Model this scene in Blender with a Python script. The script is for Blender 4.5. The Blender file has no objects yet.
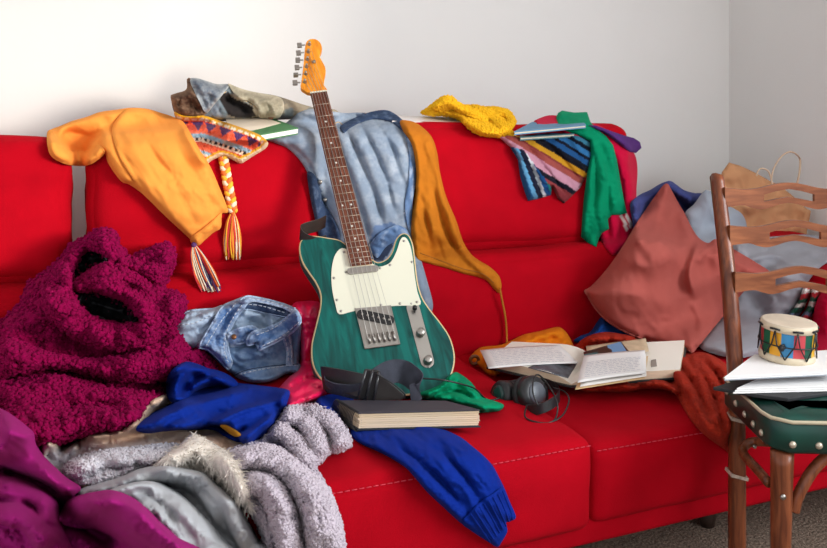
import bpy, bmesh, math, random
import numpy as np
from mathutils import Vector, Matrix, noise as mnoise
from mathutils.bvhtree import BVHTree
from mathutils.geometry import delaunay_2d_cdt

random.seed(7)
SC = bpy.context.scene
COL = SC.collection
PI = math.pi

# ------------------------------------------------------------------ camera
F, CX, HY, EYE = 871.0, 413.5, 100.0, 1.0     # focal length in pixels, centre column, horizon row, eye height
YAW = math.radians(22.8)
CS, SN = math.cos(YAW), math.sin(YAW)
RIGHT = Vector((CS, -SN, 0)); FWD = Vector((SN, CS, 0)); UP = Vector((0, 0, 1)); EYEP = Vector((0, 0, EYE))

def ray(px, py):
    return RIGHT*((px-CX)/F) + UP*((HY-py)/F) + FWD
def atW(px, py, w): return EYEP + ray(px, py)*w
def atY(px, py, y):
    d = ray(px, py); return EYEP + d*(y/d.y)
def atZ(px, py, z):
    d = ray(px, py); return EYEP + d*((z-EYE)/d.z)
def cam3(r, z, w): return Vector((RIGHT*r + FWD*w).xyz) + Vector((0, 0, z))

cam_data = bpy.data.cameras.new('camera'); cam = bpy.data.objects.new('camera', cam_data); COL.objects.link(cam)
cam.location = EYEP; cam.rotation_euler = (PI/2, 0, -YAW)
cam_data.sensor_width = 36; cam_data.lens = F/827*36
cam_data.shift_y = (HY-274.0)/827.0
cam_data.clip_start = .05
cam_data.dof.use_dof = True; cam_data.dof.focus_distance = 1.95; cam_data.dof.aperture_fstop = 10.0
SC.camera = cam

# ------------------------------------------------------------------ colour and materials
def s2l(c):
    return tuple(((v/255)/12.92 if v/255 <= .04045 else (((v/255)+.055)/1.055)**2.4) for v in c)

MATS = {}
def new_mat(name):
    m = bpy.data.materials.new(name); m.use_nodes = True
    nt = m.node_tree; b = nt.nodes['Principled BSDF']
    return m, nt, b
def ramp_mix(nt, fac, a, b):
    n = nt.nodes.new('ShaderNodeMix'); n.data_type = 'RGBA'
    n.inputs[6].default_value = a; n.inputs[7].default_value = b
    nt.links.new(fac, n.inputs[0]); return n.outputs[2]

def plain(name, rgb, rough=.5, metal=0, spec=.5, coat=0, var=0, vscale=30, bump=0, bscale=200, stretch=None, tint=None):
    m, nt, b = new_mat(name)
    c = (*s2l(rgb), 1)
    b.inputs['Base Color'].default_value = c; b.inputs['Roughness'].default_value = rough
    b.inputs['Metallic'].default_value = metal; b.inputs['Specular IOR Level'].default_value = spec
    b.inputs['Coat Weight'].default_value = coat
    if var or bump:
        tc = nt.nodes.new('ShaderNodeTexCoord'); mp = nt.nodes.new('ShaderNodeMapping')
        nt.links.new(tc.outputs['Object'], mp.inputs[0])
        if stretch: mp.inputs['Scale'].default_value = stretch
    if var:
        n = nt.nodes.new('ShaderNodeTexNoise'); n.inputs['Scale'].default_value = vscale; n.inputs['Detail'].default_value = 6
        n.inputs['Distortion'].default_value = .4
        nt.links.new(mp.outputs[0], n.inputs['Vector'])
        mr = nt.nodes.new('ShaderNodeMapRange'); mr.inputs[1].default_value = .3; mr.inputs[2].default_value = .7
        nt.links.new(n.outputs['Fac'], mr.inputs[0])
        dk = tint and (*s2l(tint), 1) or tuple(v*(1-var) for v in c[:3])+(1,)
        nt.links.new(ramp_mix(nt, mr.outputs[0], dk, tuple(min(1, v*(1+var*.5)) for v in c[:3])+(1,)), b.inputs['Base Color'])
    if bump:
        n2 = nt.nodes.new('ShaderNodeTexNoise'); n2.inputs['Scale'].default_value = bscale; n2.inputs['Detail'].default_value = 3
        nt.links.new(mp.outputs[0], n2.inputs['Vector'])
        bp = nt.nodes.new('ShaderNodeBump'); bp.inputs['Strength'].default_value = bump; bp.inputs['Distance'].default_value = .004
        nt.links.new(n2.outputs['Fac'], bp.inputs['Height']); nt.links.new(bp.outputs[0], b.inputs['Normal'])
    return m

def fabric(name, rgb, rough=.9, sheen=.06, weave=700, bump=.35, var=.14, vscale=9, vcol=False, spec=.08, dist=.002, kind='noise', fleck=None, sheen_tint=None):
    """cloth: weave bump, slow colour variation, sheen; vcol multiplies a colour attribute that carries a printed or knitted pattern"""
    m, nt, b = new_mat(name)
    L = nt.links.new
    c = s2l(rgb)
    tc = nt.nodes.new('ShaderNodeTexCoord')
    n = nt.nodes.new('ShaderNodeTexNoise'); n.inputs['Scale'].default_value = vscale; n.inputs['Detail'].default_value = 5
    L(tc.outputs['Object'], n.inputs['Vector'])
    mr = nt.nodes.new('ShaderNodeMapRange'); mr.inputs[1].default_value = .3; mr.inputs[2].default_value = .7
    L(n.outputs['Fac'], mr.inputs[0])
    col = ramp_mix(nt, mr.outputs[0], tuple(v*(1-var) for v in c)+(1,), tuple(min(1, v*(1+var*.6)) for v in c)+(1,))
    if fleck:                                        # pale worn threads
        fn = nt.nodes.new('ShaderNodeTexNoise'); fn.inputs['Scale'].default_value = fleck[1]; fn.inputs['Detail'].default_value = 4
        L(tc.outputs['Object'], fn.inputs['Vector'])
        fr = nt.nodes.new('ShaderNodeMapRange'); fr.inputs[1].default_value = .5; fr.inputs[2].default_value = .72; fr.inputs[4].default_value = fleck[2]
        L(fn.outputs['Fac'], fr.inputs[0])
        mx = nt.nodes.new('ShaderNodeMix'); mx.data_type = 'RGBA'
        L(fr.outputs[0], mx.inputs[0]); L(col, mx.inputs[6]); mx.inputs[7].default_value = (*s2l(fleck[0]), 1); col = mx.outputs[2]
    if vcol:
        at = nt.nodes.new('ShaderNodeVertexColor'); at.layer_name = 'Col'
        mx = nt.nodes.new('ShaderNodeMix'); mx.data_type = 'RGBA'; mx.blend_type = 'MULTIPLY'; mx.inputs[0].default_value = 1
        L(col, mx.inputs[6]); L(at.outputs['Color'], mx.inputs[7]); col = mx.outputs[2]
    L(col, b.inputs['Base Color'])
    b.inputs['Roughness'].default_value = rough; b.inputs['Specular IOR Level'].default_value = spec
    b.inputs['Sheen Weight'].default_value = sheen; b.inputs['Sheen Roughness'].default_value = .5
    b.inputs['Sheen Tint'].default_value = (*(s2l(sheen_tint) if sheen_tint else tuple(min(1, v*1.2+.12) for v in c)), 1)
    if kind == 'cell':
        t = nt.nodes.new('ShaderNodeTexVoronoi'); t.feature = 'SMOOTH_F1'; t.inputs['Scale'].default_value = weave; o = t.outputs['Distance']
        L(tc.outputs['Object'], t.inputs['Vector'])
    elif kind == 'wave':
        t = nt.nodes.new('ShaderNodeTexWave'); t.inputs['Scale'].default_value = weave; t.inputs['Distortion'].default_value = 2; t.bands_direction = 'DIAGONAL'; o = t.outputs['Fac']
        L(tc.outputs['Object'], t.inputs['Vector'])
    else:
        t = nt.nodes.new('ShaderNodeTexNoise'); t.inputs['Scale'].default_value = weave; t.inputs['Detail'].default_value = 2; o = t.outputs['Fac']
        L(tc.outputs['Object'], t.inputs['Vector'])
    bp = nt.nodes.new('ShaderNodeBump'); bp.inputs['Strength'].default_value = bump; bp.inputs['Distance'].default_value = dist
    bp.invert = kind == 'cell'
    L(o, bp.inputs['Height']); L(bp.outputs[0], b.inputs['Normal'])
    return m

# ------------------------------------------------------------------ objects
def tag(o, label=None, cat=None, group=None, kind=None):
    if label: o['label'] = label
    if cat: o['category'] = cat
    if group: o['group'] = group
    if kind: o['kind'] = kind
    return o
def empty(name, loc, label, cat, group=None):
    o = bpy.data.objects.new(name, None); COL.objects.link(o); o.location = loc; o.empty_display_size = .05
    return tag(o, label, cat, group)
def root_loc(p):
    v = Vector((0, 0, 0))
    while p is not None:
        v = v + p.location; p = p.parent
    return v
def mesh_obj(name, verts, faces, mat, parent=None, smooth=True, loc=None, mats=None, midx=None, colors=None):
    """one mesh object from WORLD-space vertices; its origin sits at the middle of its base"""
    vs = [Vector(v) for v in verts]
    if loc is None:
        if parent is None:
            xs = [v.x for v in vs]; ys = [v.y for v in vs]; zs = [v.z for v in vs]
            loc = Vector(((min(xs)+max(xs))/2, (min(ys)+max(ys))/2, min(zs)))
        else: loc = root_loc(parent)
    me = bpy.data.meshes.new(name)
    me.from_pydata([v-loc for v in vs], [], faces)
    for mm in (mats or [mat]): me.materials.append(mm)
    if midx is not None: me.polygons.foreach_set('material_index', midx)
    if smooth: me.polygons.foreach_set('use_smooth', [True]*len(me.polygons))
    if colors is not None:
        at = me.color_attributes.new('Col', 'FLOAT_COLOR', 'POINT')
        arr = np.ones((len(vs), 4), dtype=np.float32); arr[:, :3] = colors
        at.data.foreach_set('color', arr.ravel())
    me.update()
    o = bpy.data.objects.new(name, me); COL.objects.link(o)
    if parent is None: o.location = loc
    else: o.parent = parent
    return o
class MB:
    """collects shapes in world space, links them as one mesh object"""
    def __init__(s): s.v = []; s.f = []
    def add(s, v, f):
        k = len(s.v); s.v += [Vector(p) for p in v]; s.f += [[i+k for i in q] for q in f]; return s
    def box(s, c, sz, M=None):
        x, y, z = sz[0]/2, sz[1]/2, sz[2]/2
        v = [Vector((a*x, b*y, d*z)) for d in (-1, 1) for a, b in ((-1, -1), (1, -1), (1, 1), (-1, 1))]
        if M is not None: v = [M @ p for p in v]
        c = Vector(c)
        return s.add([p+c for p in v], [[3, 2, 1, 0], [4, 5, 6, 7], [0, 1, 5, 4], [1, 2, 6, 5], [2, 3, 7, 6], [3, 0, 4, 7]])
    def hexa(s, bot, top):
        return s.add(list(bot)+list(top), [[3, 2, 1, 0], [4, 5, 6, 7], [0, 1, 5, 4], [1, 2, 6, 5], [2, 3, 7, 6], [3, 0, 4, 7]])
    def tube(s, pts, r, n=8, closed=False, cap=True, flat=1.0):
        pts = [Vector(p) for p in pts]; m = len(pts)
        rs = r if isinstance(r, (list, tuple)) else [r]*m
        V = []; Fq = []; prev = None
        for i, p in enumerate(pts):
            if closed: t = pts[(i+1) % m]-pts[i-1]
            else: t = pts[min(i+1, m-1)]-pts[max(i-1, 0)]
            t = t.normalized() if t.length > 1e-9 else Vector((0, 0, 1))
            if prev is None:
                a = t.orthogonal().normalized()
            else:
                a = prev - t*prev.dot(t); a = a.normalized() if a.length > 1e-6 else t.orthogonal().normalized()
            prev = a; b = t.cross(a)
            for k in range(n):
                an = 2*PI*k/n; V.append(p + (a*math.cos(an) + b*math.sin(an)*flat)*rs[i])
        for i in range(m if closed else m-1):
            j = (i+1) % m
            for k in range(n):
                Fq.append([i*n+k, i*n+(k+1) % n, j*n+(k+1) % n, j*n+k])
        if cap and not closed:
            Fq.append([k for k in range(n)][::-1]); Fq.append([(m-1)*n+k for k in range(n)])
        return s.add(V, Fq)
    def lathe(s, prof, origin, axis=Vector((0, 0, 1)), n=24):
        axis = Vector(axis).normalized(); a = axis.orthogonal().normalized(); b = axis.cross(a); o = Vector(origin)
        V = []; Fq = []
        for (r, h) in prof:
            for k in range(n):
                an = 2*PI*k/n; V.append(o + axis*h + (a*math.cos(an)+b*math.sin(an))*r)
        for i in range(len(prof)-1):
            for k in range(n): Fq.append([i*n+k, i*n+(k+1) % n, (i+1)*n+(k+1) % n, (i+1)*n+k])
        Fq.append([k for k in range(n)][::-1]); Fq.append([(len(prof)-1)*n+k for k in range(n)])
        return s.add(V, Fq)
    def prism(s, outline, off, bevel=None):
        """outline: world points of the front face; off: vector to the back face"""
        n = len(outline); off = Vector(off)
        return s.add([Vector(p) for p in outline]+[Vector(p)+off for p in outline],
                     [list(range(n)), list(range(n, 2*n))[::-1]]+[[(i+1) % n, i, n+i, n+(i+1) % n] for i in range(n)])
    def strip(s, pts, wid, nrm, thick):
        """flat band through pts; wid and nrm: vectors (or lists) across it and out of it"""
        m = len(pts); V = []; Fq = []
        for i, p in enumerate(pts):
            p = Vector(p); u = Vector(wid[i] if isinstance(wid, list) else wid); q = Vector(nrm[i] if isinstance(nrm, list) else nrm)*thick
            V += [p-u/2, p+u/2, p+u/2+q, p-u/2+q]
        for i in range(m-1):
            for k in range(4): Fq.append([i*4+k, i*4+(k+1) % 4, (i+1)*4+(k+1) % 4, (i+1)*4+k])
        Fq.append([3, 2, 1, 0]); Fq.append([(m-1)*4+k for k in range(4)])
        return s.add(V, Fq)
    def build(s, name, mat, parent=None, smooth=False, loc=None, bevel=0, base=False):
        o = mesh_obj(name, s.v, s.f, mat, parent, smooth, loc)
        bm = bmesh.new(); bm.from_mesh(o.data); bmesh.ops.recalc_face_normals(bm, faces=bm.faces[:]); bm.to_mesh(o.data); bm.free()
        if bevel:
            md = o.modifiers.new('bevel', 'BEVEL'); md.width = bevel; md.segments = 2; md.limit_method = 'ANGLE'; md.angle_limit = .7
            o.data.polygons.foreach_set('use_smooth', [True]*len(o.data.polygons))
            w = o.modifiers.new('wn', 'WEIGHTED_NORMAL'); w.keep_sharp = True
        if base: add_base(name, s.v, s.f)
        return o

BASES = []
def add_base(name, verts, faces): BASES.append((name, BVHTree.FromPolygons([Vector(v) for v in verts], faces)))

def spline(pts, closed=False, step=None, n=6):
    P = [Vector(p) for p in pts]; m = len(P); out = []
    for i in range(m if closed else m-1):
        p0 = P[i-1] if (closed or i > 0) else P[i]; p1 = P[i]; p2 = P[(i+1) % m]
        p3 = P[(i+2) % m] if (closed or i+2 < m) else p2
        k = n if step is None else max(1, int(round((p2-p1).length/step)))
        for j in range(k):
            t = j/k
            out.append(.5*((2*p1)+(p2-p0)*t+(2*p0-5*p1+4*p2-p3)*t*t+(3*p1-p0-3*p2+p3)*t**3))
    if not closed: out.append(P[-1])
    return out

# ------------------------------------------------------------------ numpy helpers for cloth
def _h(i, j, s):
    n = (i*374761393 + j*668265263 + s*1442695041) & 0xffffffff
    n = ((n ^ (n >> 13))*1274126177) & 0xffffffff
    return ((n ^ (n >> 16)) & 0xffff)/65535.0
def vnoise(x, y, s=0):
    i = np.floor(x).astype(np.int64); j = np.floor(y).astype(np.int64); u = x-i; v = y-j
    u = u*u*u*(u*(u*6-15)+10); v = v*v*v*(v*(v*6-15)+10)
    return (_h(i, j, s)*(1-u)+_h(i+1, j, s)*u)*(1-v)+(_h(i, j+1, s)*(1-u)+_h(i+1, j+1, s)*u)*v
def fbm(x, y, s=0, o=3):
    r = 0; a = 1; t = 0
    for k in range(o): r = r+a*vnoise(x*2**k, y*2**k, s+k*17); t += a; a *= .5
    return r/t
def in_poly(X, Y, poly):
    c = np.zeros(X.shape, bool); n = len(poly)
    for i in range(n):
        x1, y1 = poly[i]; x2, y2 = poly[(i+1) % n]
        if y1 == y2: continue
        k = ((y1 > Y) != (y2 > Y)) & (X < (x2-x1)*(Y-y1)/(y2-y1)+x1); c ^= k
    return c
def seg_field(X, Y, pts):
    """distance, signed side, position 0..1 along a polyline"""
    P = np.array(pts, float); seg = np.hypot(*(P[1:]-P[:-1]).T); L = np.concatenate([[0], np.cumsum(seg)]); tot = max(L[-1], 1e-6)
    best = np.full(X.shape, 1e9); side = np.zeros(X.shape); T = np.zeros(X.shape)
    for i in range(len(P)-1):
        dx, dy = P[i+1]-P[i]; q = max(dx*dx+dy*dy, 1e-9)
        t = np.clip(((X-P[i, 0])*dx+(Y-P[i, 1])*dy)/q, 0, 1)
        ex = X-(P[i, 0]+t*dx); ey = Y-(P[i, 1]+t*dy); d = np.hypot(ex, ey)
        k = d < best; best = np.where(k, d, best); side = np.where(k, np.sign(dx*ey-dy*ex), side); T = np.where(k, (L[i]+t*seg[i])/tot, T)
    return best, side, T
def poly_dist(X, Y, poly):
    return seg_field(X, Y, list(poly)+[poly[0]])[0]

class Cloth: pass
def drape(name, label, cat, outline, mat, D=.02, R=8, folds=(), wr=(), fuzz=None, res=2.2, yv=2.27, tent=25, back=.05, edge=.003,
          parent=None, skip=(), only=None, color=None, group=None, sharp=False, base=True, backz=.90, drift=None, tubes=(), capx=2.36, crisp=1.0, rim=None):
    """A piece of cloth lying on whatever was built before it. Its outline is carried onto the surfaces under it, it bridges
    hollows like real cloth, gets its thickness D (rounded over R at the rim), folds (amp, width, polyline, side) and wrinkles."""
    out2 = [(p[0], p[1]) for p in outline]
    if not sharp: out2 = [(p.x, p.y) for p in spline([(x, y, 0) for x, y in out2], True, step=res)]
    else:
        o2 = []
        for i, p in enumerate(out2):
            q = out2[(i+1) % len(out2)]; k = max(1, int(math.hypot(q[0]-p[0], q[1]-p[1])/res))
            o2 += [(p[0]+(q[0]-p[0])*j/k, p[1]+(q[1]-p[1])*j/k) for j in range(k)]
        out2 = o2
    bx = np.array(out2); x0, y0 = bx.min(0); x1, y1 = bx.max(0)
    gx = []; k = 0
    yy = y0+res*.5
    while yy < y1:
        xs = np.arange(x0+res*(.5 if k % 2 else 0), x1, res); gx.append(np.stack([xs, np.full(xs.shape, yy)], 1)); yy += res*.87; k += 1
    G = np.concatenate(gx); ins = in_poly(G[:, 0], G[:, 1], out2)
    G = G[ins]; G = G[poly_dist(G[:, 0], G[:, 1], out2) > res*.55]
    nb = len(out2)
    pts = [Vector(p) for p in out2]+[Vector(p) for p in G]
    r = delaunay_2d_cdt(pts, [(i, (i+1) % nb) for i in range(nb)], [], 0, 1e-5)
    V2 = np.array([(v.x, v.y) for v in r[0]]); T = np.array(r[2])
    cen = V2[T].mean(1); T = T[in_poly(cen[:, 0], cen[:, 1], out2)]
    X, Y = V2[:, 0], V2[:, 1]; n = len(X)
    # --- base depth
    bases = [b for nm, b in BASES if nm not in skip and (only is None or nm in only)]
    w0 = np.empty(n); free = np.zeros(n, bool)
    for i in range(n):
        d = ray(X[i], Y[i]); dn = d.normalized(); ln = d.length; best = yv/d.y; free[i] = True
        if d.x > 0: best = min(best, capx/d.x)
        for b in bases:
            h = b.ray_cast(EYEP, dn)
            if h[3] is not None and h[3]/ln < best: best = h[3]/ln; free[i] = False
        w0[i] = best
    E = np.unique(np.sort(np.concatenate([T[:, [0, 1]], T[:, [1, 2]], T[:, [2, 0]]]), 1), axis=0)
    deg = np.zeros(n); np.add.at(deg, E[:, 0], 1); np.add.at(deg, E[:, 1], 1); deg = np.maximum(deg, 1)
    def avg(a):
        s = np.zeros(n); np.add.at(s, E[:, 0], a[E[:, 1]]); np.add.at(s, E[:, 1], a[E[:, 0]]); return s/deg
    w = w0.copy()
    for _ in range(tent): w = np.minimum(w0, .4*w+.6*avg(w))
    w = np.minimum(w, .5*w+.5*avg(w))
    ed = poly_dist(X, Y, out2)
    s = np.clip(ed/R, 0, 1); prof = np.sqrt(np.clip(1-(1-s)**2, 0, 1))
    Dm = D*prof
    for fo in folds:
        amp, wid, pl = fo[0], fo[1], fo[2]; sd = fo[3] if len(fo) > 3 else 0
        pl = [(p.x, p.y) for p in spline([(a, b, 0) for a, b in pl], False, n=4)] if len(pl) > 2 else pl
        d, sg, t = seg_field(X, Y, pl); q = d/wid
        tp = np.clip(np.minimum(t, 1-t)/.22, 0, 1); tp = tp*tp*(3-2*tp)
        if sd == 0: f = np.exp(-(np.sqrt(q*q+.12)-.346)*1.9)
        else:
            f = np.where(sg*sd >= 0, np.exp(-q*1.0), np.exp(-(q/.42)**2))
        Dm = Dm + amp*f*tp*np.clip(ed/3.5, .0, 1)
    if tubes:                                        # rounded folds that meet in sharp valleys
        TT = np.zeros(n)
        for amp, wid, pl in tubes:
            pl = [(p.x, p.y) for p in spline([(a, b, 0) for a, b in pl], False, n=4)] if len(pl) > 2 else pl
            d, sg, t = seg_field(X, Y, pl); tp = np.clip(np.minimum(t, 1-t)/.2+.12, 0, 1); tp = tp*(2-tp)
            wj = wid*(.85+.3*vnoise(t*5+amp*900, t*0+wid, 3)); q = d/wj
            f = amp*tp*np.sqrt(np.clip(1-q*q, 0, 1)); TT = np.maximum(TT, f)+.25*np.minimum(TT, f)
        Dm = Dm+TT*np.clip(ed/2.5, .15, 1)
    for k, (amp, wl, st, ang) in enumerate(wr):
        a = math.radians(ang); u = (X*math.cos(a)+Y*math.sin(a))/(wl*st); v = (-X*math.sin(a)+Y*math.cos(a))/wl
        wx = fbm(u*.7+3.1*k, v*.35, 5+k, 2)*1.6
        nn = fbm(u+wx, v+wx*.8, 31+k*7, 2); Dm = Dm + amp*(1-np.abs(2*nn-1)*1.9)*np.clip(ed/6, 0, 1)
    if drift is not None: Dm = Dm + drift(X, Y)
    if crisp:                                        # small sharp creases
        wx = fbm(X/16, Y/16, 61, 2)*5; a = fbm(X/34+5, Y/34, 63, 2)*2.6+.3; u = X*np.cos(a)+Y*np.sin(a); v = Y*np.cos(a)-X*np.sin(a)
        q = fbm(u/15+wx*.3, v/5+wx, 67, 2); k = np.clip(fbm(X/22, Y/22, 71, 2)*3-1.0, 0, 1)
        Dm = Dm + crisp*(.0012+.13*min(D, .06))*(1-np.abs(2*q-1)*3)*k*np.clip(ed/4, 0, 1)
    Dm = .6*Dm+.4*avg(Dm)
    if fuzz:
        amp, wl = fuzz; q = fbm(X/wl, Y/wl, 77, 2); q2 = vnoise(X/wl*.6+9, Y/wl*.6, 5)
        Dm = Dm + amp*(1-np.abs(2*q-1)*2.2)*(.5+q2)
    if rim is None: rim = .5 if parent is not None else .22
    Dm = np.maximum(Dm, max(edge, rim*D))
    wf = w-Dm
    pf = [EYEP+ray(X[i], Y[i])*float(wf[i]) for i in range(n)]
    wbk = w-edge*.3
    zf = np.array([p.z for p in pf]); bk = np.where(free & (zf > backz), back*prof, 0.0)
    pb = [EYEP+ray(X[i], Y[i])*float(wbk[i]+bk[i]) for i in range(n)]
    # boundary edges
    cnt = {}
    for t in T:
        for a, b in ((0, 1), (1, 2), (2, 0)):
            e = (t[a], t[b]); cnt[e] = 1
    faces = []
    for t in T:
        t = [int(q) for q in t]
        a, b, c = (pf[t[0]], pf[t[1]], pf[t[2]])
        faces.append(t)
    be = [(int(a), int(b)) for (a, b) in cnt if (b, a) not in cnt]
    # orient: front must face camera
    t = T[0]; nr = (pf[t[1]]-pf[t[0]]).cross(pf[t[2]]-pf[t[0]])
    flip = nr.dot(ray(X[t[0]], Y[t[0]])) > 0
    if flip: faces = [f[::-1] for f in faces]; be = [(b, a) for a, b in be]
    ff = faces + [[q+n for q in f][::-1] for f in faces] + [[b, a, a+n, b+n] for a, b in be]
    cols = None
    if color is not None:
        c = np.ones((n, 3)); c[:] = color(X, Y, ed, Dm); cols = np.concatenate([c, c])
    o = mesh_obj(name, pf+pb, ff, mat, parent, True, colors=cols)
    if parent is None: tag(o, label, cat, group)
    elif label: o['label'] = label
    if base: add_base(name, pf+pb, ff)
    c = Cloth(); c.o = o; c.bvh = BVHTree.FromPolygons(pf, faces); c.n = n; c.pf = np.array([p[:] for p in pf]); c.tris = np.array(faces)
    def front(px, py, lift=.001):
        d = ray(px, py); h = c.bvh.ray_cast(EYEP, d.normalized())
        if h[3] is None:
            return None
        return EYEP+d*(h[3]/d.length-lift)
    c.front = front
    return c
def on_cloth(c, path, lift=.0012, step=1.5):
    P = []
    for q in spline([(x, y, 0) for x, y in path], False, step=step):
        p = c.front(q.x, q.y, lift)
        if p is not None: P.append(p)
    return P
def hem(c, name, path, mat, rad=.0022, lift=.0002, parent=None):
    P = on_cloth(c, path, lift)
    if len(P) > 3:
        m = MB(); m.tube(P, rad, 7); return m.build(name, mat, parent or c.o, True)
def wear(base, light, amt=.8, w=2.2, seed=0):
    """denim colour: paler where seams and edges have rubbed, slow fading elsewhere"""
    def f(X, Y, ed, D):
        q = fbm(X/11, Y/9, 40+seed, 3); e = np.exp(-ed/w)*amt*(.4+1.1*fbm(X/2.5, Y/2.5, 9+seed, 2))
        t = np.clip((q-.36)*.9, 0, .5)+e+.6*(fbm(X/1.7, Y/1.3, 19, 2)-.5); t = np.clip(t, 0, 1)[:, None]; return L3(base)*(1-t)+L3(light)*t
    return f
def seam(c, name, paths, mat, rad=.0011, lift=.0008, dash=None, flat=1.0):
    """cord or stitching that follows the cloth's own surface; dash=(on, off) in path points"""
    m = MB()
    for pth in paths:
        P = on_cloth(c, pth, lift)
        if dash:
            i = 0
            while i+dash[0] < len(P):
                m.tube(P[i:i+dash[0]+1], rad, 5); i += dash[0]+dash[1]
        elif len(P) > 2: m.tube(P, rad, 6)
    if m.v: return m.build(name, mat, c.o, True)
ICO = None
def blobs(c, name, count, rad, mat, label=None, seed=1, sq=.75):
    """loops and tufts of pile scattered over a cloth's visible side"""
    global ICO
    if ICO is None:
        bm = bmesh.new(); bmesh.ops.create_icosphere(bm, subdivisions=1, radius=1); ICO = (np.array([v.co[:] for v in bm.verts]), np.array([[v.index for v in f.verts] for f in bm.faces])); bm.free()
    rg = np.random.RandomState(seed); P, N = c.pf, c.tris
    a, b, d = P[N[:, 0]], P[N[:, 1]], P[N[:, 2]]; nr = np.cross(b-a, d-a); ar = np.linalg.norm(nr, axis=1); nr = nr/np.maximum(ar, 1e-12)[:, None]
    # spread evenly as seen, so steep sides do not swallow all of them
    pr = np.sqrt(ar*np.median(ar)); pr = pr/pr.sum(); k = rg.choice(len(N), count, p=pr)
    u = rg.rand(count, 2); fl = u.sum(1) > 1; u[fl] = 1-u[fl]
    pos = a[k]+(b-a)[k]*u[:, :1]+(d-a)[k]*u[:, 1:]
    r = rad*(.6+.8*rg.rand(count)); n = nr[k]
    n = np.where((n*(pos-np.array(EYEP))).sum(1, keepdims=True) > 0, -n, n)
    pos = pos+n*(r*.25)[:, None]
    q = rg.randn(count, 3, 3); Q, _ = np.linalg.qr(q); sc = np.stack([np.ones(count), .55+.5*rg.rand(count), np.full(count, sq)], 1)
    V = np.einsum('nij,kj->nki', Q*sc[:, None, :], ICO[0])*r[:, None, None]+pos[:, None, :]
    Fc = ICO[1][None]+(np.arange(count)*len(ICO[0]))[:, None, None]
    loc = np.array(root_loc(c.o)); me = bpy.data.meshes.new(name); V = (V.reshape(-1, 3)-loc); Fc = Fc.reshape(-1, 3)
    me.vertices.add(len(V)); me.vertices.foreach_set('co', V.ravel()); me.loops.add(Fc.size); me.loops.foreach_set('vertex_index', Fc.ravel().astype(np.int32))
    me.polygons.add(len(Fc)); me.polygons.foreach_set('loop_start', np.arange(0, Fc.size, 3, dtype=np.int32)); me.polygons.foreach_set('use_smooth', np.ones(len(Fc), bool))
    me.update(calc_edges=True); me.materials.append(mat)
    o = bpy.data.objects.new(name, me); COL.objects.link(o); o.parent = c.o; o['kind'] = 'stuff'
    return o
def L3(c): return np.array(s2l(c))
# ================================================================== the room
M_wall = plain('painted plaster', (224, 222, 219), .9, spec=.2, bump=.08, bscale=40, var=.02, vscale=3)
M_carpet = fabric('woven carpet', (136, 118, 104), .95, .03, 150, .9, .45, 160, dist=.008, fleck=((170, 150, 130), 220, .6))
M_ceil = plain('ceiling paint', (235, 232, 228), .9)
WX, WYB = 2.42, 2.62
def wall_panel(name, v4, mat): 
    n = (Vector(v4[1])-Vector(v4[0])).cross(Vector(v4[3])-Vector(v4[0])).normalized()
    m = MB(); m.prism(v4, -n*.08); o = m.build(name, mat); tag(o, kind='structure'); return o
wall_panel('wall_back', [(-2.6, WYB, 0), (WX, WYB, 0), (WX, WYB, 2.6), (-2.6, WYB, 2.6)], M_wall)
m = MB()
WIN = (-2.05, .42, 1.02, 2.2)      # the side window: y from, y to, sill height, head height
y0, y1, z0, z1 = WIN
for a, b, c, d in ((-3.2, y0, 0, 2.6), (y1, WYB, 0, 2.6), (y0, y1, 0, z0), (y0, y1, z1, 2.6)):
    m.box((WX+.05, (a+b)/2, (c+d)/2), (.1, b-a, d-c))
tag(m.build('wall_right', M_wall), kind='structure')
m = MB()
for a, b, c, d in ((y0, y0+.05, z0, z1), (y1-.05, y1, z0, z1), (y0+.05, y1-.05, z0, z0+.05), (y0+.05, y1-.05, z1-.05, z1)):
    m.box((WX+.05, (a+b)/2, (c+d)/2), (.06, b-a, d-c))
tag(m.build('window_1', plain('window frame paint', (235, 235, 232), .4)), kind='structure')
m = MB(); m.box((-.09, -.3, -.03), (5.2, 6.0, .06)); tag(m.build('floor', M_carpet), kind='structure')
m = MB(); m.box((-.09, -.3, 2.63), (5.2, 6.0, .06)); tag(m.build('ceiling', M_ceil), kind='structure')

# ---- light: low sun and sky through the side window, soft light from the open side of the room
w = bpy.data.worlds.new('world'); SC.world = w; w.use_nodes = True
bg = w.node_tree.nodes['Background']; bg.inputs[0].default_value = (.93, .96, 1, 1); bg.inputs[1].default_value = 1.28
def light(name, typ, loc, direction, energy, color, **k):
    l = bpy.data.lights.new(name, typ); l.energy = energy; l.color = color
    for a, b in k.items(): setattr(l, a, b)
    o = bpy.data.objects.new(name, l); COL.objects.link(o); o.location = loc
    o.rotation_euler = Vector(direction).to_track_quat('-Z', 'Y').to_euler(); return o
light('sun', 'SUN', (4, -3, 3), (-.60, .78, -.165), 2.0, (1, .88, .74), angle=math.radians(10))
light('sky_light_in_the_window', 'AREA', (WX-.02, (y0+y1)/2, (z0+z1)/2), (-1, .25, -.1), 112, (.9, .95, 1), shape='RECTANGLE', size=2.4, size_y=1.15)
SC.view_settings.view_transform = 'Standard'; SC.view_settings.look = 'None'; SC.view_settings.gamma = 1; SC.view_settings.use_curve_mapping = False
SC.view_settings.exposure = .1
SC.cycles.use_denoising = True
SC.cycles.max_bounces = 7

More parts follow.
